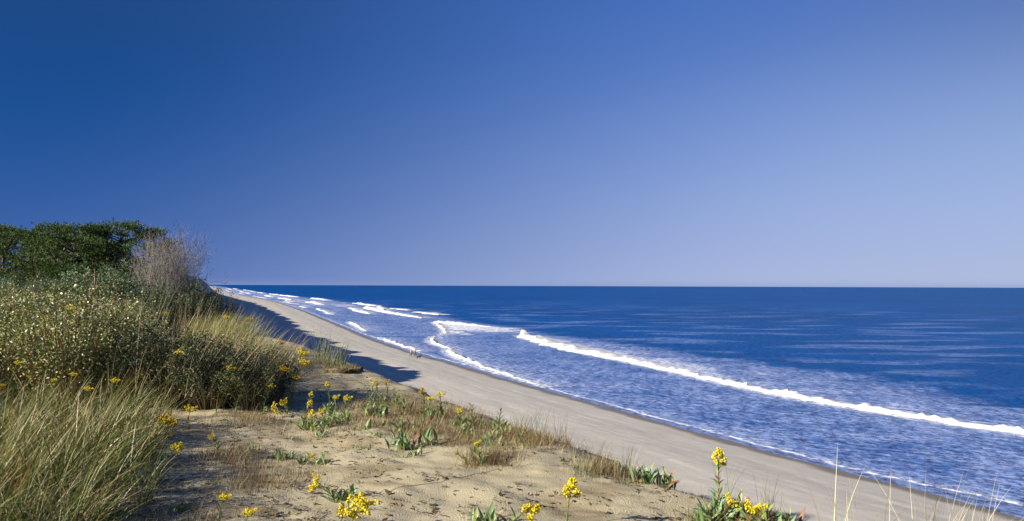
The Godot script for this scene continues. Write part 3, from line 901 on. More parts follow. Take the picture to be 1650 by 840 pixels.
func build_trees() -> void:
	var kinds := [pine_parts(71, 4.3, 2.0), pine_parts(72, 4.0, 2.2), pine_parts(73, 3.6, 1.7)]
	rng.seed = 640
	var spots := [
		[-23.3, 41.0, 0, 1.0, "tall pine at the far end of the grove"],
		[-21.2, 39.0, 1, 1.0, "broad low pine beside the far end of the grove"],
		[-19.2, 37.5, 0, 0.98, "dense dark pine in the middle of the grove"],
		[-17.6, 36.0, 2, 1.12, "narrow pine with a deep shaded hollow below its crown"],
		[-16.0, 36.5, 1, 1.04, "broad sunlit pine rising behind the small young pine"],
		[-16.1, 39.0, 0, 0.95, "pine with its crown just behind the leafless shrubs"],
		[-25.5, 43.0, 1, 1.12, "hindmost pine showing between the crowns of the grove"],
		[-20.5, 43.0, 2, 1.1, "pine standing behind the dense dark one"],
	]
	for q in spots:
		var s: float = q[3]
		var o := thing("pine_tree", on(q[0], q[1]), rng.randf() * TAU, q[4], "pine tree", "pines of the grove")
		o.scale = Vector3(s, s, s)
		obj("trunk", kinds[q[2]][0], mw, o)
		obj("limbs", kinds[q[2]][1], mw, o)
		obj("crown", kinds[q[2]][2], ml, o)
	var y := thing("pine_tree", on(-14.6, 28.2), 1.0, "small young pine low in front of the grove", "pine tree")
	y.scale = Vector3(0.48, 0.46, 0.48)
	obj("trunk", kinds[2][0], mw, y)
	obj("limbs", kinds[2][1], mw, y)
	obj("crown", kinds[2][2], ml, y)
	# leafless grey shrubs
	var bare := []
	for k in 3:
		rng.seed = 810 + k
		var mb := MB.new()
		var tips := []
		for s in 11:
			var a := TAU * s / 11.0 + rng.randf_range(-0.3, 0.3)
			branch(mb, Vector3(cos(a), 0, sin(a)) * 0.12, Vector3(cos(a) * rng.randf_range(0.05, 0.4), 1.0, sin(a) * rng.randf_range(0.05, 0.4)).normalized(), rng.randf_range(0.85, 1.15), 0.036, 4, Color(0.26, 0.24, 0.22), tips)
		var tw := MB.new()
		for t in tips:
			for j in 2:
				var dd: Vector3 = (t[1] + Vector3(rng.randfn(0, 0.35), rng.randfn(0.1, 0.3), rng.randfn(0, 0.35))).normalized()
				var sd := dd.cross(Vector3(rng.randfn(0, 1), rng.randfn(0, 1), rng.randfn(0, 1))).normalized() * 0.005
				var col := jit(Color(0.235, 0.215, 0.20), 0.2)
				var i0 := tw.vert(t[0] - sd, col)
				var i1 := tw.vert(t[0] + sd, col)
				var i2 := tw.vert(t[0] + dd * rng.randf_range(0.15, 0.35), col)
				tw.tri(i0, i1, i2)
		bare.append([mb.mesh(true), tw.mesh()])
	rng.seed = 820
	for q in [[-11.75, 30.5, 0, 1.08], [-12.5, 31.5, 1, 1.1], [-12.0, 32.5, 2, 1.15], [-12.3, 30.2, 2, 0.95], [-11.55, 30.0, 1, 0.9]]:
		var o := thing("bare_shrub", on(q[0], q[1]), rng.randf() * TAU, "leafless grey shrub on the bluff edge beside the pines", "shrub", "leafless shrubs beside the pines")
		o.scale = Vector3(q[3] * 0.6, q[3] * 1.04, q[3] * 0.6)
		obj("branches", bare[q[2]][0], mw, o)
		tag(obj("twigs", bare[q[2]][1], mw, o), "", "", "", "stuff")
	var b2 := thing("bare_shrub", on(-16.6, 30.0), 0.4, "leafless grey shrub low below the dark pine crowns", "shrub")
	b2.scale = Vector3(0.75, 0.62, 0.75)
	obj("branches", bare[0][0], mw, b2)
	tag(obj("twigs", bare[0][1], mw, b2), "", "", "", "stuff")
	var b3 := thing("dead_sapling", on(-13.2, 27.6), 0.0, "crooked pale dead sapling standing before the green shrubs", "sapling")
	var mb3 := MB.new()
	mb3.tube([Vector3.ZERO, Vector3(-0.05, 0.7, 0), Vector3(0.08, 1.3, 0.05), Vector3(0.22, 1.75, 0), Vector3(0.2, 2.2, 0)], [0.035, 0.03, 0.026, 0.02, 0.01], 6, Color(0.22, 0.16, 0.10))
	mb3.tube([Vector3(0.08, 1.3, 0.05), Vector3(0.3, 1.6, 0.1), Vector3(0.36, 2.0, 0.1)], [0.018, 0.014, 0.006], 5, Color(0.22, 0.16, 0.10))
	obj("stem", mb3.mesh(true), mw, b3)

func build_sod() -> void:
	# eroded overhanging lip of turf at the end of the path
	rng.seed = 77
	var at := on(-3.36, 17.6)
	var o := thing("eroded_sod", at, 0.25, "dark overhanging lump of eroded turf at the lip of the bluff", "sod")
	var nz := noise(78, 3.0, 4)
	var mb := MB.new()
	var n := 28
	var rings := 16
	for i in rings + 1:
		var ph := PI * i / rings
		for k in n:
			var a := TAU * k / n
			var dirv := Vector3(sin(ph) * cos(a), cos(ph), sin(ph) * sin(a))
			var p := Vector3(dirv.x * 0.36, dirv.y * 0.24, dirv.z * 0.34)
			if dirv.y > 0.35:
				p.y = 0.12 + 0.02 * dirv.y
			p *= 1.0 + 0.6 * nz.get_noise_3dv(dirv * 0.8 + Vector3(3, 0, 0))
			var col := Color(0.09, 0.07, 0.045) if nz.get_noise_3dv(p * 4.0) < 0.1 else Color(0.24, 0.19, 0.12)
			if dirv.y > 0.45:
				col = Color(0.30, 0.25, 0.15)
			mb.vert(p + Vector3(0, -0.06, 0), jit(col, 0.2))
	for i in rings:
		for k in n:
			mb.quad(i * n + k, i * n + (k + 1) % n, (i + 1) * n + (k + 1) % n, (i + 1) * n + k)
	obj("turf", mb.mesh(true), mw, o)
	var rt := MB.new()
	for i in 260:
		var a := rng.randf() * TAU
		var p := Vector3(cos(a) * 0.28, rng.randf_range(-0.05, 0.18), sin(a) * 0.31) * rng.randf_range(0.85, 1.05)
		rt.blade(p, PI / 2 - a + rng.randfn(0, 0.5) + PI / 2, rng.randf_range(1.2, 1.9), rng.randf_range(2.4, 3.1), rng.randf_range(0.06, 0.2), 0.003, jit(Color(0.10, 0.07, 0.04), 0.3), 4, 0.3)
	obj("roots", rt.mesh(), mw, o)
	var tf := MB.new()
	for i in 520:
		var a := rng.randf() * TAU
		var r := sqrt(rng.randf()) * 0.27
		tf.blade(Vector3(cos(a) * r * 1.4, 0.04, sin(a) * r * 1.2), rng.randf() * TAU, 0.2, rng.randf_range(0.8, 2.4), rng.randf_range(0.06, 0.2), 0.003, jit(pick([STRAW, BROWN, OLIVE], [0.5, 0.3, 0.2]), 0.2), 4, 0.3)
	obj("dry_turf_grass", tf.mesh(), mg, o)

# ---- goldenrods and their leaves
var leaf_meshes := []
var leaf_mats := []
var flower_meshes := []

func leaf_mesh(width: float, arch: float, fold: float) -> ArrayMesh:   # unit length along +Z, growing from the origin
	var mb := MB.new()
	var n := 6
	for i in n + 1:
		var f := float(i) / n
		var w := width * pow(sin(PI * pow(f * 0.96 + 0.02, 0.8)), 0.8)
		var y := arch * sin(f * PI * 0.75) - arch * 0.7 * f * f
		mb.vert(Vector3(-w, y + w * fold, f), Color.WHITE)
		mb.vert(Vector3(0, y, f), Color.WHITE)
		mb.vert(Vector3(w, y + w * fold, f), Color.WHITE)
		if i > 0:
			var a := i * 3
			mb.quad(a - 3, a - 2, a + 1, a)
			mb.quad(a - 2, a - 1, a + 2, a + 1)
	return mb.mesh(true)

func flower_mesh(seed_: int, kind: int) -> ArrayMesh:   # about one unit tall
	rng.seed = seed_
	var mb := MB.new()
	var n := 11 if kind == 0 else 9
	for k in n:
		var f := float(k) / (n - 1)
		var a := k * 2.4 + rng.randf_range(-0.3, 0.3)
		var reach := (0.30 * (1.0 - f) + 0.05) if kind == 0 else 0.5 * rng.randf_range(0.5, 1.0)
		var y0 := f * 0.75 if kind == 0 else 0.1 + 0.3 * f
		var dirv := Vector3(cos(a), 0.55, sin(a))
		var ln := reach * 1.3
		mb.tube([Vector3(0, y0, 0), Vector3(0, y0, 0) + dirv * ln], [0.012, 0.006], 3, Color(0.15, 0.18, 0.04))
		for j in 22:
			var g := sqrt(rng.randf())
			var p := Vector3(0, y0, 0) + dirv * ln * g + Vector3(rng.randfn(0, 0.045), rng.randfn(0.03, 0.045), rng.randfn(0, 0.045))
			var col := Color(0.80, 0.63, 0.025)
			if rng.randf() < 0.3:
				col = Color(0.62, 0.52, 0.03)
			if rng.randf() < 0.12:
				col = Color(0.30, 0.28, 0.03)
			mb.blob(p, rng.randf_range(0.034, 0.06), jit(col, 0.15), rng.randf_range(0.7, 1.1))
	return mb.mesh()

func put_leaf(parent: Node3D, p: Vector3, az: float, el: float, ln: float, kind := -1, tone := -1) -> void:
	var k := kind if kind >= 0 else rng.randi() % leaf_meshes.size()
	var t := tone if tone >= 0 else (rng.randi() % 3)
	var o := obj("leaf", leaf_meshes[k], leaf_mats[t], parent)
	var fwd := Vector3(cos(el) * sin(az), sin(el), -cos(el) * cos(az))
	var side := Vector3(cos(az), 0, sin(az)).rotated(fwd, rng.randf_range(-0.45, 0.45))
	var up := fwd.cross(side)
	if up.y < 0:
		up = -up; side = -side
	o.transform = Transform3D(Basis(side * ln, up * ln, fwd * ln), p)

func goldenrod(x: float, z: float, h: float, lean: float, laz: float, leaves: int, leaf_ln: float, fl: float, fk: int, label: String, group: String, red := 0.08) -> Node3D:
	var o := thing("goldenrod", on(x, z), 0, label, "flower", group)
	var dirv := Vector3(sin(laz), 0, -cos(laz))
	var pts := []
	var rads := []
	for k in 6:
		var f := k / 5.0
		pts.append(Vector3(0, h * f * (1.0 - 0.25 * lean * f), 0) + dirv * h * lean * f * f + Vector3(0, -0.02, 0))
		rads.append(0.0055 * (1.0 - 0.55 * f) + 0.001)
	var st := MB.new()
	st.tube(pts, rads, 5, Color(0.17, 0.16, 0.05) if rng.randf() > red * 2.0 else Color(0.22, 0.08, 0.04))
	obj("stem", st.mesh(true), mw, o)
	for k in leaves:
		var f := pow((k + 0.3) / leaves, 1.25)
		var i := mini(4, int(f * 5.0))
		var p: Vector3 = pts[i].lerp(pts[i + 1], f * 5.0 - i)
		var ln := leaf_ln * (1.15 - 0.7 * f) * rng.randf_range(0.75, 1.2)
		put_leaf(o, p, k * 2.4 + rng.randf_range(-0.4, 0.4), lerpf(0.55, 0.8, f) + rng.randf_range(-0.3, 0.25), ln, -1, 3 if rng.randf() < red and f < 0.4 else -1)
	for k in bushy:
		put_leaf(o, Vector3(rng.randfn(0, 0.05), -0.01, rng.randfn(0, 0.05)), rng.randf() * TAU, rng.randf_range(0.5, 1.2), rng.randf_range(0.09, 0.19))
	if fl > 0.0:
		var fm := obj("flower_head", flower_meshes[fk * 2 + rng.randi() % 2], mfade if rng.randf() < faded else mf, o)
		var up: Vector3 = (pts[5] - pts[4]).normalized()
		var s1 := up.cross(Vector3(0.3, 0.1, 1)).normalized()
		var s2 := s1.cross(up)
		var e := fl if fk == 0 else fl * 1.0
		fm.transform = Transform3D(Basis(s1 * e, up * e, s2 * e), pts[5] - up * fl * 0.35)
	return o

func rosette(x: float, z: float, n: int, ln: float, label: String, group: String, red := 0.05) -> void:
	var o := thing("leafy_plant", on(x, z), 0, label, "plant", group)
	for k in int(n * 1.9):
		var a := k * 2.4 + rng.randf_range(-0.5, 0.5)
		put_leaf(o, Vector3(rng.randfn(0, 0.045), -0.012, rng.randfn(0, 0.045)), a, rng.randf_range(0.3, 1.3), ln * rng.randf_range(0.45, 1.1), -1, 3 if rng.randf() < red else -1)

var mf: StandardMaterial3D
var bushy := 0
var faded := 0.12
var mfade: StandardMaterial3D

func build_flowers() -> void:
	leaf_meshes = [leaf_mesh(0.085, 0.10, 0.35), leaf_mesh(0.115, 0.18, 0.3), leaf_mesh(0.065, 0.06, 0.5)]
	for q in [Color(0.13, 0.22, 0.075), Color(0.21, 0.32, 0.15), Color(0.27, 0.33, 0.11), Color(0.27, 0.14, 0.08)]:
		var m := mat(0.42, 0.45, Color(0.25, 0.28, 0.12))
		m.albedo_color = q.linear_to_srgb()
		leaf_mats.append(m)
	mf = mat(0.6, 0.25, Color(0.3, 0.25, 0.05))
	mfade = mat(0.7, 0.2, Color(0.3, 0.25, 0.05))
	mfade.albedo_color = Color(0.82, 0.76, 0.72)
	flower_meshes = [flower_mesh(301, 0), flower_mesh(302, 0), flower_mesh(303, 1), flower_mesh(304, 1)]
	rng.seed = 9001
	var right := PI / 2
	# open sand, near
	goldenrod(-1.2, 6.12, 0.24, 0.35, 1.9, 12, 0.12, 0.20, 1, "goldenrod with the widest yellow flower head, low on bare sand", "")
	goldenrod(-1.13, 6.3, 0.22, 0.3, 1.2, 6, 0.10, 0.17, 1, "yellow goldenrod close behind the widest flower head", "")
	goldenrod(-1.44, 7.3, 0.20, 0.8, -1.6, 20, 0.14, 0.13, 1, "sprawling goldenrod with a flower on one side and a long dark shadow", "")
	rosette(-1.36, 7.34, 16, 0.15, "broad dark green leaves beside the sprawling goldenrod", "")
	goldenrod(-2.18, 6.66, 0.20, 0.15, 1.0, 8, 0.10, 0.09, 1, "small upright goldenrod alone on litter strewn sand near the tall grass", "")
	goldenrod(-1.86, 6.26, 0.16, 0.1, 0.5, 7, 0.10, 0.10, 1, "short goldenrod beside a dead stick on the sand", "")
	goldenrod(0.40, 6.42, 0.30, 0.1, 1.2, 10, 0.09, 0.17, 0, "slim goldenrod spike standing alone on smooth sand", "")
	goldenrod(-0.02, 6.40, 0.20, 0.75, 1.7, 8, 0.14, 0.16, 0, "goldenrod with a drooping curved flower spike among broad leaves", "")
	rosette(-0.14, 6.45, 12, 0.19, "broad pale green leaves at the foot of the drooping goldenrod", "")
	rosette(-0.24, 6.6, 8, 0.14, "narrow leafed plant left of the drooping goldenrod leaves", "")
	goldenrod(1.56, 6.72, 0.47, 0.08, 0.3, 34, 0.15, 0.17, 0, "tallest goldenrod spike, upright on the crest against the beach", "")
	rosette(1.50, 6.62, 17, 0.23, "large green leaves around the foot of the tallest goldenrod", "")
	goldenrod(1.52, 6.5, 0.22, 0.35, 1.6, 6, 0.10, 0.12, 1, "flat topped yellow goldenrod below the tallest spike", "")
	goldenrod(1.64, 6.25, 0.20, 0.2, 1.6, 8, 0.14, 0.16, 1, "wide yellow goldenrod at the crest corner", "")
	rosette(1.83, 6.66, 12, 0.18, "dense green leaves on the crest corner between the grass blades", "")
	rosette(2.02, 6.66, 12, 0.17, "upright leaves at the very edge of the crest corner", "", 0.05)
	rosette(1.93, 6.46, 12, 0.16, "low leaves below the crest corner", "")
	rosette(1.19, 7.89, 18, 0.21, "red stemmed rosette of upright leaves on the crest", "rosettes on the crest", 0.14)
	rosette(1.36, 7.85, 18, 0.20, "red stemmed rosette of upright leaves on the crest", "rosettes on the crest", 0.14)
	# the mound in the middle
	goldenrod(-0.29, 8.42, 0.22, 0.2, -1.0, 16, 0.15, 0.08, 1, "goldenrod with few flowers growing out of a brown tuft", "", 0.2)
	goldenrod(-0.42, 8.5, 0.16, 0.6, -1.5, 8, 0.14, 0.06, 1, "leafy goldenrod leaning off the side of the brown tuft", "")
	rosette(-1.11, 9.35, 18, 0.22, "big rosette of long green leaves on the mound", "")
	rosette(-0.92, 9.5, 8, 0.24, "broad leaf plant beside the big rosette on the mound", "")
	var back := [[-1.1, 11.25, 0.34, 0.16, 0], [-1.02, 11.1, 0.26, 0.13, 1], [-0.88, 11.16, 0.32, 0.15, 1], [-2.03, 12.79, 0.36, 0.12, 0], [-1.9, 12.7, 0.33, 0.12, 1], [-1.78, 12.85, 0.36, 0.13, 1], [-2.48, 12.2, 0.42, 0.13, 0], [-2.25, 11.4, 0.34, 0.13, 1], [-2.09, 11.08, 0.32, 0.15, 1], [-2.58, 11.0, 0.36, 0.14, 0], [-2.42, 10.83, 0.22, 0.16, 0], [-2.27, 10.83, 0.24, 0.13, 1], [-2.63, 11.4, 0.40, 0.11, 0], [-0.6, 10.6, 0.2, 0.12, 1], [-1.4, 11.5, 0.25, 0.0, 0], [-1.65, 11.2, 0.25, 0.0, 0], [-1.3, 10.5, 0.2, 0.0, 0], [-0.45, 10.5, 0.3, 0.0, 0], [-0.15, 10.3, 0.28, 0.0, 0], [-1.6, 12.4, 0.28, 0.0, 0], [-2.35, 11.6, 0.26, 0.0, 0], [-1.9, 11.6, 0.22, 0.0, 0]]
	for q in back:
		bushy = 10
		if q[3] > 0:
			goldenrod(q[0], q[1], q[2], rng.randf_range(0.05, 0.3), rng.randf() * TAU, 22, 0.115, q[3] * 0.75, q[4], "yellow goldenrod in the brown grass along the mound", "goldenrods along the mound")
		else:
			goldenrod(q[0], q[1], q[2], rng.randf_range(0.05, 0.35), rng.randf() * TAU, 24, 0.13, 0.0, 0, "leafy green stem without flowers in the brown grass on the mound", "flowerless stems on the mound")
	for k in 60:
		var f := rng.randf()
		var mx := lerpf(-2.6, 0.15, f) + rng.randfn(0, 0.12)
		var mz := lerpf(11.4, 10.0, f) + rng.randfn(0, 0.65)
		rosette(mx, mz, 6, rng.randf_range(0.08, 0.16), "sage green leafy plant in the dry grass mat of the mound", "leafy plants in the dry grass mat", 0.04)
	for k in 15:
		rosette(1.42 + 0.048 * k + rng.randfn(0, 0.03), 6.72 - 0.03 * k + rng.randfn(0, 0.13), 10, rng.randf_range(0.15, 0.23), "green leaves in the dense clump of the crest corner", "leaves of the crest corner clump", 0.05)
	bushy = 0
	# path
	rosette(-2.36, 9.22, 15, 0.16, "dark rosette of narrow leaves in the middle of the path", "")
	goldenrod(-3.12, 9.49, 0.17, 0.5, -1.3, 12, 0.10, 0.08, 1, "small leaning goldenrod on the path near the shrubs", "")
	goldenrod(-2.1, 8.9, 0.12, 0.9, 1.2, 14, 0.13, 0.08, 1, "prostrate goldenrod trailing over the path sand", "")
	rosette(-1.9, 8.85, 10, 0.15, "low trailing leaves beyond the prostrate goldenrod", "")
	rosette(-2.8, 9.6, 9, 0.10, "tiny rosette on the path between two goldenrods", "")
	rosette(-2.62, 7.1, 8, 0.13, "pale green leaves on the path beside the tall grass bank", "")
	goldenrod(-3.35, 11.9, 0.18, 0.9, 1.4, 12, 0.12, 0.15, 1, "goldenrod lying flat out from the shrubs over the path", "")
	goldenrod(-3.05, 12.1, 0.18, 0.4, -1.0, 12, 0.11, 0.12, 1, "goldenrod in the shade at the shrub corner", "")
	# in and before the grass bank
	goldenrod(-3.62, 8.9, 0.46, 0.35, 1.7, 22, 0.11, 0.17, 1, "large headed goldenrod leaning out of the tall grass", "")
	goldenrod(-3.22, 8.1, 0.40, 0.45, 1.6, 26, 0.12, 0.13, 0, "goldenrod nodding over the shaded hollow at the grass bank", "")
	goldenrod(-3.91, 10.75, 0.26, 0.1, 1.6, 10, 0.10, 0.13, 1, "single goldenrod between tall grass and shrubs", "")
	for q in [[-5.0, 10.9, 0.62, 0.10], [-5.3, 10.9, 0.50, 0.10], [-5.62, 11.1, 0.68, 0.08], [-5.75, 10.9, 0.62, 0.07], [-6.35, 10.8, 0.55, 0.12], [-6.5, 11.4, 0.78, 0.09]]:
		goldenrod(q[0], q[1], q[2], 0.2, right, 8, 0.10, q[3], 1, "goldenrod flower showing above the tall grass tips", "goldenrods above the grass")
	# on the thicket's flank
	faded = 0.6
	for q in [[-4.0, 12.05, 0.65, 0.13], [-3.35, 12.5, 0.62, 0.12], [-3.25, 12.8, 0.85, 0.16], [-3.2, 12.9, 0.72, 0.14], [-3.4, 12.2, 0.42, 0.09], [-4.75, 12.15, 0.9, 0.10], [-3.75, 12.1, 0.35, 0.08], [-3.62, 12.9, 1.0, 0.10], [-3.15, 12.5, 0.5, 0.11]]:
		goldenrod(q[0], q[1], q[2], 0.25, right + rng.randf_range(-0.5, 0.5), 12, 0.12, q[3], 1, "goldenrod growing on the flank of the dark shrubs", "goldenrods on the thicket flank")
	for q in [[-7.5, 14.6, 1.35, 0.2], [-8.1, 14.9, 1.2, 0.2], [-5.9, 19.4, 0.75, 0.14], [-6.6, 20.0, 0.7, 0.14], [-9.6, 24.0, 1.0, 0.16]]:
		goldenrod(q[0], q[1], q[2], 0.2, right, 6, 0.12, q[3], 1, "faded goldenrod head half hidden in the thicket grass", "goldenrods hidden in the thicket")

func build_litter() -> void:
	rng.seed = 31337
	# dead leaves, stems and crumbs on the open sand
	var base := MB.new()
	base.leaf(Vector3(0, 0, -0.5), Vector3(0, 0.15, 1.0), Vector3(0.16, 0, 0), Color.WHITE, 0.5)
	var mm := MultiMesh.new()
	mm.transform_format = MultiMesh.TRANSFORM_3D
	mm.use_colors = true
	mm.mesh = base.mesh()
	var pl := noise(91, 0.9, 3)
	var places := []
	var tries := 0
	while places.size() < 7000 and tries < 120000:
		tries += 1
		var z := 5.6 + 13.0 * pow(rng.randf(), 1.4)
		var x := rng.randf_range(-0.5 * z, 0.35 * z)
		var d := shore(z) - x
		if d < 55.2 or thicket(x, z) > 0.5:
			continue
		var p := pl.get_noise_2d(x * 1.1, z * 1.6) + 0.28 * smoothstep(-0.8, -2.4, x) + rng.randf_range(-0.3, 0.3)
		if p < 0.12 and rng.randf() > 0.08:
			continue
		places.append(Vector2(x, z))
	mm.instance_count = places.size()
	for i in places.size():
		var p: Vector2 = places[i]
		var s := 0.014 + 0.06 * pow(rng.randf(), 1.6)
		var thin := rng.randf_range(0.3, 2.4)
		var b := Basis(Vector3.UP, rng.randf() * TAU) * Basis(Vector3.RIGHT, rng.randf_range(-0.35, 0.35)) * Basis.from_scale(Vector3(s * thin, s, s))
		mm.set_instance_transform(i, Transform3D(b, on(p.x, p.y) + Vector3(0, 0.004, 0)))
		mm.set_instance_color(i, jit(pick([Color(0.10, 0.07, 0.04), Color(0.20, 0.14, 0.075), Color(0.30, 0.24, 0.13), Color(0.06, 0.05, 0.03)], [0.35, 0.3, 0.2, 0.15]), 0.25))
	var o := MultiMeshInstance3D.new()
	o.name = "leaf_litter"
	o.multimesh = mm
	o.material_override = mw
	add_child(o)
	tag(o, "dead leaves and crumbs scattered over the open sand", "litter", "", "stuff")
	# dead sticks and a runner root
	for q in [[-1.72, 6.75, 0.30, 1.3, "thin dead stick lying on the path sand"], [-1.95, 7.9, 0.22, 0.2, "thin upright dead stem in the middle of the path"]]:
		var mb := MB.new()
		var a: float = q[3]
		var dv := Vector3(cos(a), 0.0, sin(a))
		mb.tube([Vector3(0, -0.01, 0), dv * q[2] * 0.4 + Vector3(0, 0.06 if a > 1 else 0.12, 0), dv * q[2] * (1.0 if a > 1 else 0.5) + Vector3(0, 0.05 if a > 1 else 0.24, 0)], [0.004, 0.003, 0.0015], 4, Color(0.12, 0.075, 0.04))
		var t := thing("dead_stick", on(q[0], q[1]), 0, q[4], "stick")
		obj("twig", mb.mesh(true), mw, t)
	var rp := []
	var rr := []
	for k in 14:
		var f := k / 13.0
		var x := lerpf(-1.05, -0.15, f)
		var z := 7.45 + 0.75 * f + 0.05 * sin(f * 9.0)
		rp.append(on(x, z) + Vector3(0, 0.003, 0) - on(-1.05, 7.45))
		rr.append(0.0022)
	var rb := MB.new()
	rb.tube(rp, rr, 4, Color(0.22, 0.17, 0.10))
	var rt := thing("creeping_root", on(-1.05, 7.45), 0, "thin dry root creeping across the bare sand from the sprawling goldenrod", "root")
	obj("root", rb.mesh(true), mw, rt)

# ------------------------------------------------------------------ walkers
func capsule(p: Vector3, a: Vector3, b: Vector3, ra: float, rb: float) -> float:
	var ab := b - a
	var t := clampf((p - a).dot(ab) / maxf(ab.length_squared(), 1e-9), 0, 1)
	return (p - a - ab * t).length() - lerpf(ra, rb, t)

func body(bones: Array, cell: float, blend: float) -> ArrayMesh:   # surface nets over tapered capsules
	var lo := Vector3(9, 9, 9)
	var hi := -lo
	for b in bones:
		var r: float = maxf(b[2], b[3]) + cell * 2
		lo = lo.min((b[0] as Vector3).min(b[1]) - Vector3(r, r, r))
		hi = hi.max((b[0] as Vector3).max(b[1]) + Vector3(r, r, r))
	var n := Vector3i((hi - lo) / cell) + Vector3i(2, 2, 2)
	var f := PackedFloat32Array()
	f.resize(n.x * n.y * n.z)
	f.fill(1.0)
	for b in bones:
		var r: float = maxf(b[2], b[3]) + cell * 3
		var a0 := ((b[0] as Vector3).min(b[1]) - Vector3(r, r, r) - lo) / cell
		var a1 := ((b[0] as Vector3).max(b[1]) + Vector3(r, r, r) - lo) / cell
		for z in range(maxi(0, int(a0.z)), mini(n.z, int(a1.z) + 1)):
			for y in range(maxi(0, int(a0.y)), mini(n.y, int(a1.y) + 1)):
				for x in range(maxi(0, int(a0.x)), mini(n.x, int(a1.x) + 1)):
					var i := (z * n.y + y) * n.x + x
					f[i] = smin(f[i], capsule(lo + Vector3(x, y, z) * cell, b[0], b[1], b[2], b[3]), blend)
	var mb := MB.new()
	var id := {}
	for z in n.z - 1:
		for y in n.y - 1:
			for x in n.x - 1:
				var i := (z * n.y + y) * n.x + x
				var s := Vector3.ZERO
				var k := 0
				var inside := 0
				for q in 8:
					if f[i + (q & 1) + ((q >> 1) & 1) * n.x + (q >> 2) * n.x * n.y] < 0:
						inside += 1
				if inside == 0 or inside == 8:
					continue
				for q in 8:
					for ax in 3:
						if q & (1 << ax):
							continue
						var q2 := q | (1 << ax)
						var fa := f[i + (q & 1) + ((q >> 1) & 1) * n.x + (q >> 2) * n.x * n.y]
						var fb := f[i + (q2 & 1) + ((q2 >> 1) & 1) * n.x + (q2 >> 2) * n.x * n.y]
						if (fa < 0) != (fb < 0):
							var t := fa / (fa - fb)
							var pa := Vector3(q & 1, (q >> 1) & 1, q >> 2)
							var pb := Vector3(q2 & 1, (q2 >> 1) & 1, q2 >> 2)
							s += pa.lerp(pb, t)
							k += 1
				var p := lo + (Vector3(x, y, z) + s / k) * cell
				var best := 9.0
				var col := Color.WHITE
				for b in bones:
					var dd := capsule(p, b[0], b[1], b[2], b[3])
					if dd < best:
						best = dd
						col = b[4]
				id[i] = mb.vert(p, col)
	var st := [1, n.x, n.x * n.y]
	for z in range(1, n.z - 1):
		for y in range(1, n.y - 1):
			for x in range(1, n.x - 1):
				var i := (z * n.y + y) * n.x + x
				for ax in 3:
					var a: float = f[i]
					var b: float = f[i + st[ax]]
					if (a < 0) == (b < 0):
						continue
					var u: int = st[(ax + 1) % 3]
					var w: int = st[(ax + 2) % 3]
					if not (id.has(i) and id.has(i - u) and id.has(i - w) and id.has(i - u - w)):
						continue
					if a < 0:
						mb.quad(id[i], id[i - w], id[i - u - w], id[i - u])
					else:
						mb.quad(id[i], id[i - u], id[i - u - w], id[i - w])
	return mb.mesh(true)

func hand_bones(wrist: Vector3, dirv: Vector3, out: Vector3, skin: Color) -> Array:
	var r := []
	var palm := wrist + dirv * 0.09
	var side := dirv.cross(out).normalized()
	r.append([wrist, palm, 0.028, 0.034, skin])
	for k in 4:
		var o := side * (k - 1.5) * 0.021
		var ln: float = [0.065, 0.08, 0.075, 0.058][k]
		r.append([palm + o, palm + o + dirv * ln + out * -0.012, 0.011, 0.009, skin])
	r.append([wrist + dirv * 0.03 + side * -0.03, wrist + dirv * 0.085 + side * -0.06, 0.013, 0.010, skin])
	return r

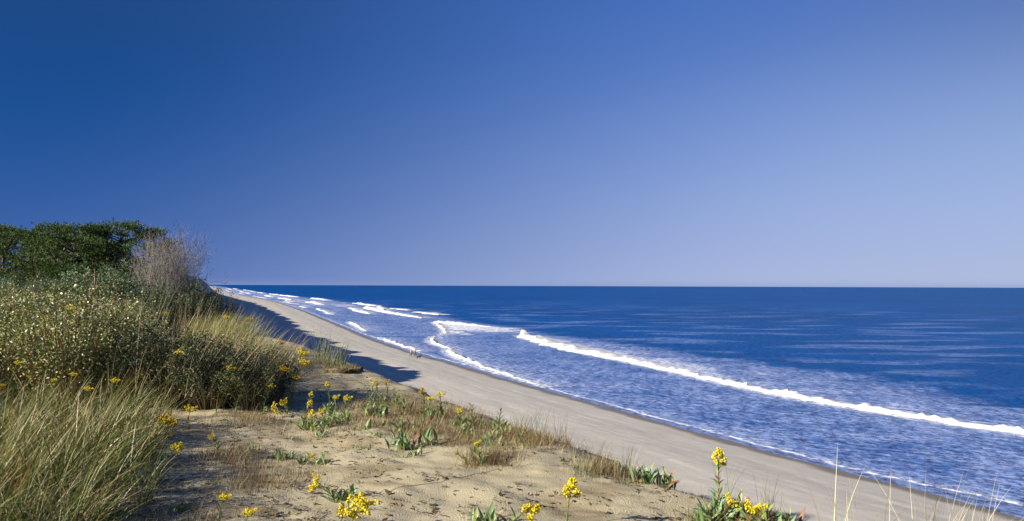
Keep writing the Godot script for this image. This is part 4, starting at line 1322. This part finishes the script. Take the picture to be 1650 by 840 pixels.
func build_walkers() -> void:
	var skin := Color(0.42, 0.25, 0.17)
	var m := mat(0.8, 0.3)
	var people := [
		{"x": -20.9, "z": 184.0, "top": Color(0.62, 0.34, 0.33), "leg": Color(0.09, 0.075, 0.10), "hair": Color(0.10, 0.06, 0.035), "h": 1.0, "l": "person in a pale red top and dark trousers walking at the water's edge"},
		{"x": -20.15, "z": 185.0, "top": Color(0.24, 0.15, 0.12), "leg": Color(0.10, 0.08, 0.075), "hair": Color(0.5, 0.48, 0.45), "h": 1.02, "l": "person in brown clothes with light hair walking at the water's edge"},
	]
	for q in people:
		var t: Color = q.top
		var g: Color = q.leg
		var shoe := Color(0.05, 0.045, 0.04)
		# walking to the right of the picture (+X)
		var b := [
			[Vector3(0, 0.95, -0.07), Vector3(0, 0.95, 0.07), 0.125, 0.125, g],
			[Vector3(0.01, 1.05, 0), Vector3(0.03, 1.32, 0), 0.13, 0.15, t],
			[Vector3(0.03, 1.38, -0.13), Vector3(0.03, 1.38, 0.13), 0.075, 0.075, t],
			[Vector3(0.04, 1.42, 0), Vector3(0.06, 1.52, 0), 0.055, 0.052, skin],
			[Vector3(0.08, 1.58, 0), Vector3(0.075, 1.66, 0), 0.085, 0.092, skin],
			[Vector3(0.17, 1.60, 0), Vector3(0.18, 1.585, 0), 0.014, 0.018, skin],
			[Vector3(0.03, 1.62, 0), Vector3(0.06, 1.70, 0), 0.088, 0.09, q.hair],
			[Vector3(0.02, 0.93, 0.09), Vector3(0.17, 0.52, 0.09), 0.088, 0.062, g],
			[Vector3(0.17, 0.52, 0.09), Vector3(0.21, 0.09, 0.09), 0.06, 0.042, g],
			[Vector3(0.20, 0.05, 0.09), Vector3(0.36, 0.045, 0.10), 0.045, 0.038, shoe],
			[Vector3(-0.01, 0.93, -0.09), Vector3(0.0, 0.50, -0.09), 0.088, 0.062, g],
			[Vector3(0.0, 0.50, -0.09), Vector3(-0.25, 0.13, -0.09), 0.06, 0.042, g],
			[Vector3(-0.26, 0.10, -0.09), Vector3(-0.15, 0.03, -0.10), 0.045, 0.034, shoe],
			[Vector3(0.03, 1.38, 0.18), Vector3(-0.06, 1.10, 0.22), 0.052, 0.043, t],
			[Vector3(-0.06, 1.10, 0.22), Vector3(0.03, 0.87, 0.22), 0.042, 0.03, t],
			[Vector3(0.03, 1.38, -0.18), Vector3(0.08, 1.09, -0.22), 0.052, 0.043, t],
			[Vector3(0.08, 1.09, -0.22), Vector3(0.20, 0.88, -0.21), 0.042, 0.03, t],
		]
		b += hand_bones(Vector3(0.03, 0.87, 0.22), Vector3(0.15, -0.98, 0).normalized(), Vector3(0, 0, 1), skin)
		b += hand_bones(Vector3(0.20, 0.88, -0.21), Vector3(0.4, -0.9, 0).normalized(), Vector3(0, 0, -1), skin)
		var o := thing("person", on(q.x, q.z), 0.35, q.l, "person")
		o.scale = Vector3(q.h, q.h, q.h)
		obj("body", body(b, 0.024, 0.03), m, o)
	var fur := Color(0.035, 0.028, 0.025)
	var d := [
		[Vector3(0.22, 0.46, 0), Vector3(-0.05, 0.46, 0), 0.135, 0.12, fur],
		[Vector3(-0.05, 0.46, 0), Vector3(-0.30, 0.47, 0), 0.12, 0.105, fur],
		[Vector3(0.26, 0.50, 0), Vector3(0.42, 0.66, 0), 0.09, 0.065, fur],
		[Vector3(0.44, 0.69, 0), Vector3(0.48, 0.69, 0), 0.08, 0.07, fur],
		[Vector3(0.50, 0.67, 0), Vector3(0.62, 0.645, 0), 0.045, 0.033, fur],
		[Vector3(0.42, 0.74, 0.06), Vector3(0.42, 0.66, 0.085), 0.025, 0.02, fur],
		[Vector3(0.42, 0.74, -0.06), Vector3(0.42, 0.66, -0.085), 0.025, 0.02, fur],
		[Vector3(-0.38, 0.52, 0), Vector3(-0.62, 0.62, 0), 0.03, 0.018, fur],
	]
	for s in [-1.0, 1.0]:
		var k: float = 0.06 * s
		d += [
			[Vector3(0.24, 0.42, 0.08 * s), Vector3(0.22 + k, 0.24, 0.08 * s), 0.055, 0.036, fur],
			[Vector3(0.22 + k, 0.24, 0.08 * s), Vector3(0.25 + k * 2, 0.04, 0.08 * s), 0.034, 0.026, fur],
			[Vector3(0.25 + k * 2, 0.03, 0.08 * s), Vector3(0.30 + k * 2, 0.028, 0.08 * s), 0.03, 0.026, fur],
			[Vector3(-0.30, 0.44, 0.08 * s), Vector3(-0.24 - k, 0.30, 0.085 * s), 0.08, 0.05, fur],
			[Vector3(-0.24 - k, 0.30, 0.085 * s), Vector3(-0.38 - k, 0.18, 0.085 * s), 0.045, 0.028, fur],
			[Vector3(-0.38 - k, 0.18, 0.085 * s), Vector3(-0.36 - k, 0.04, 0.085 * s), 0.028, 0.024, fur],
			[Vector3(-0.36 - k, 0.028, 0.085 * s), Vector3(-0.31 - k, 0.026, 0.085 * s), 0.028, 0.024, fur],
		]
	var o := thing("dog", on(-18.9, 181.0), 0.2, "dark dog trotting on the sand ahead of the two walkers", "dog")
	obj("body", body(d, 0.024, 0.03), m, o)
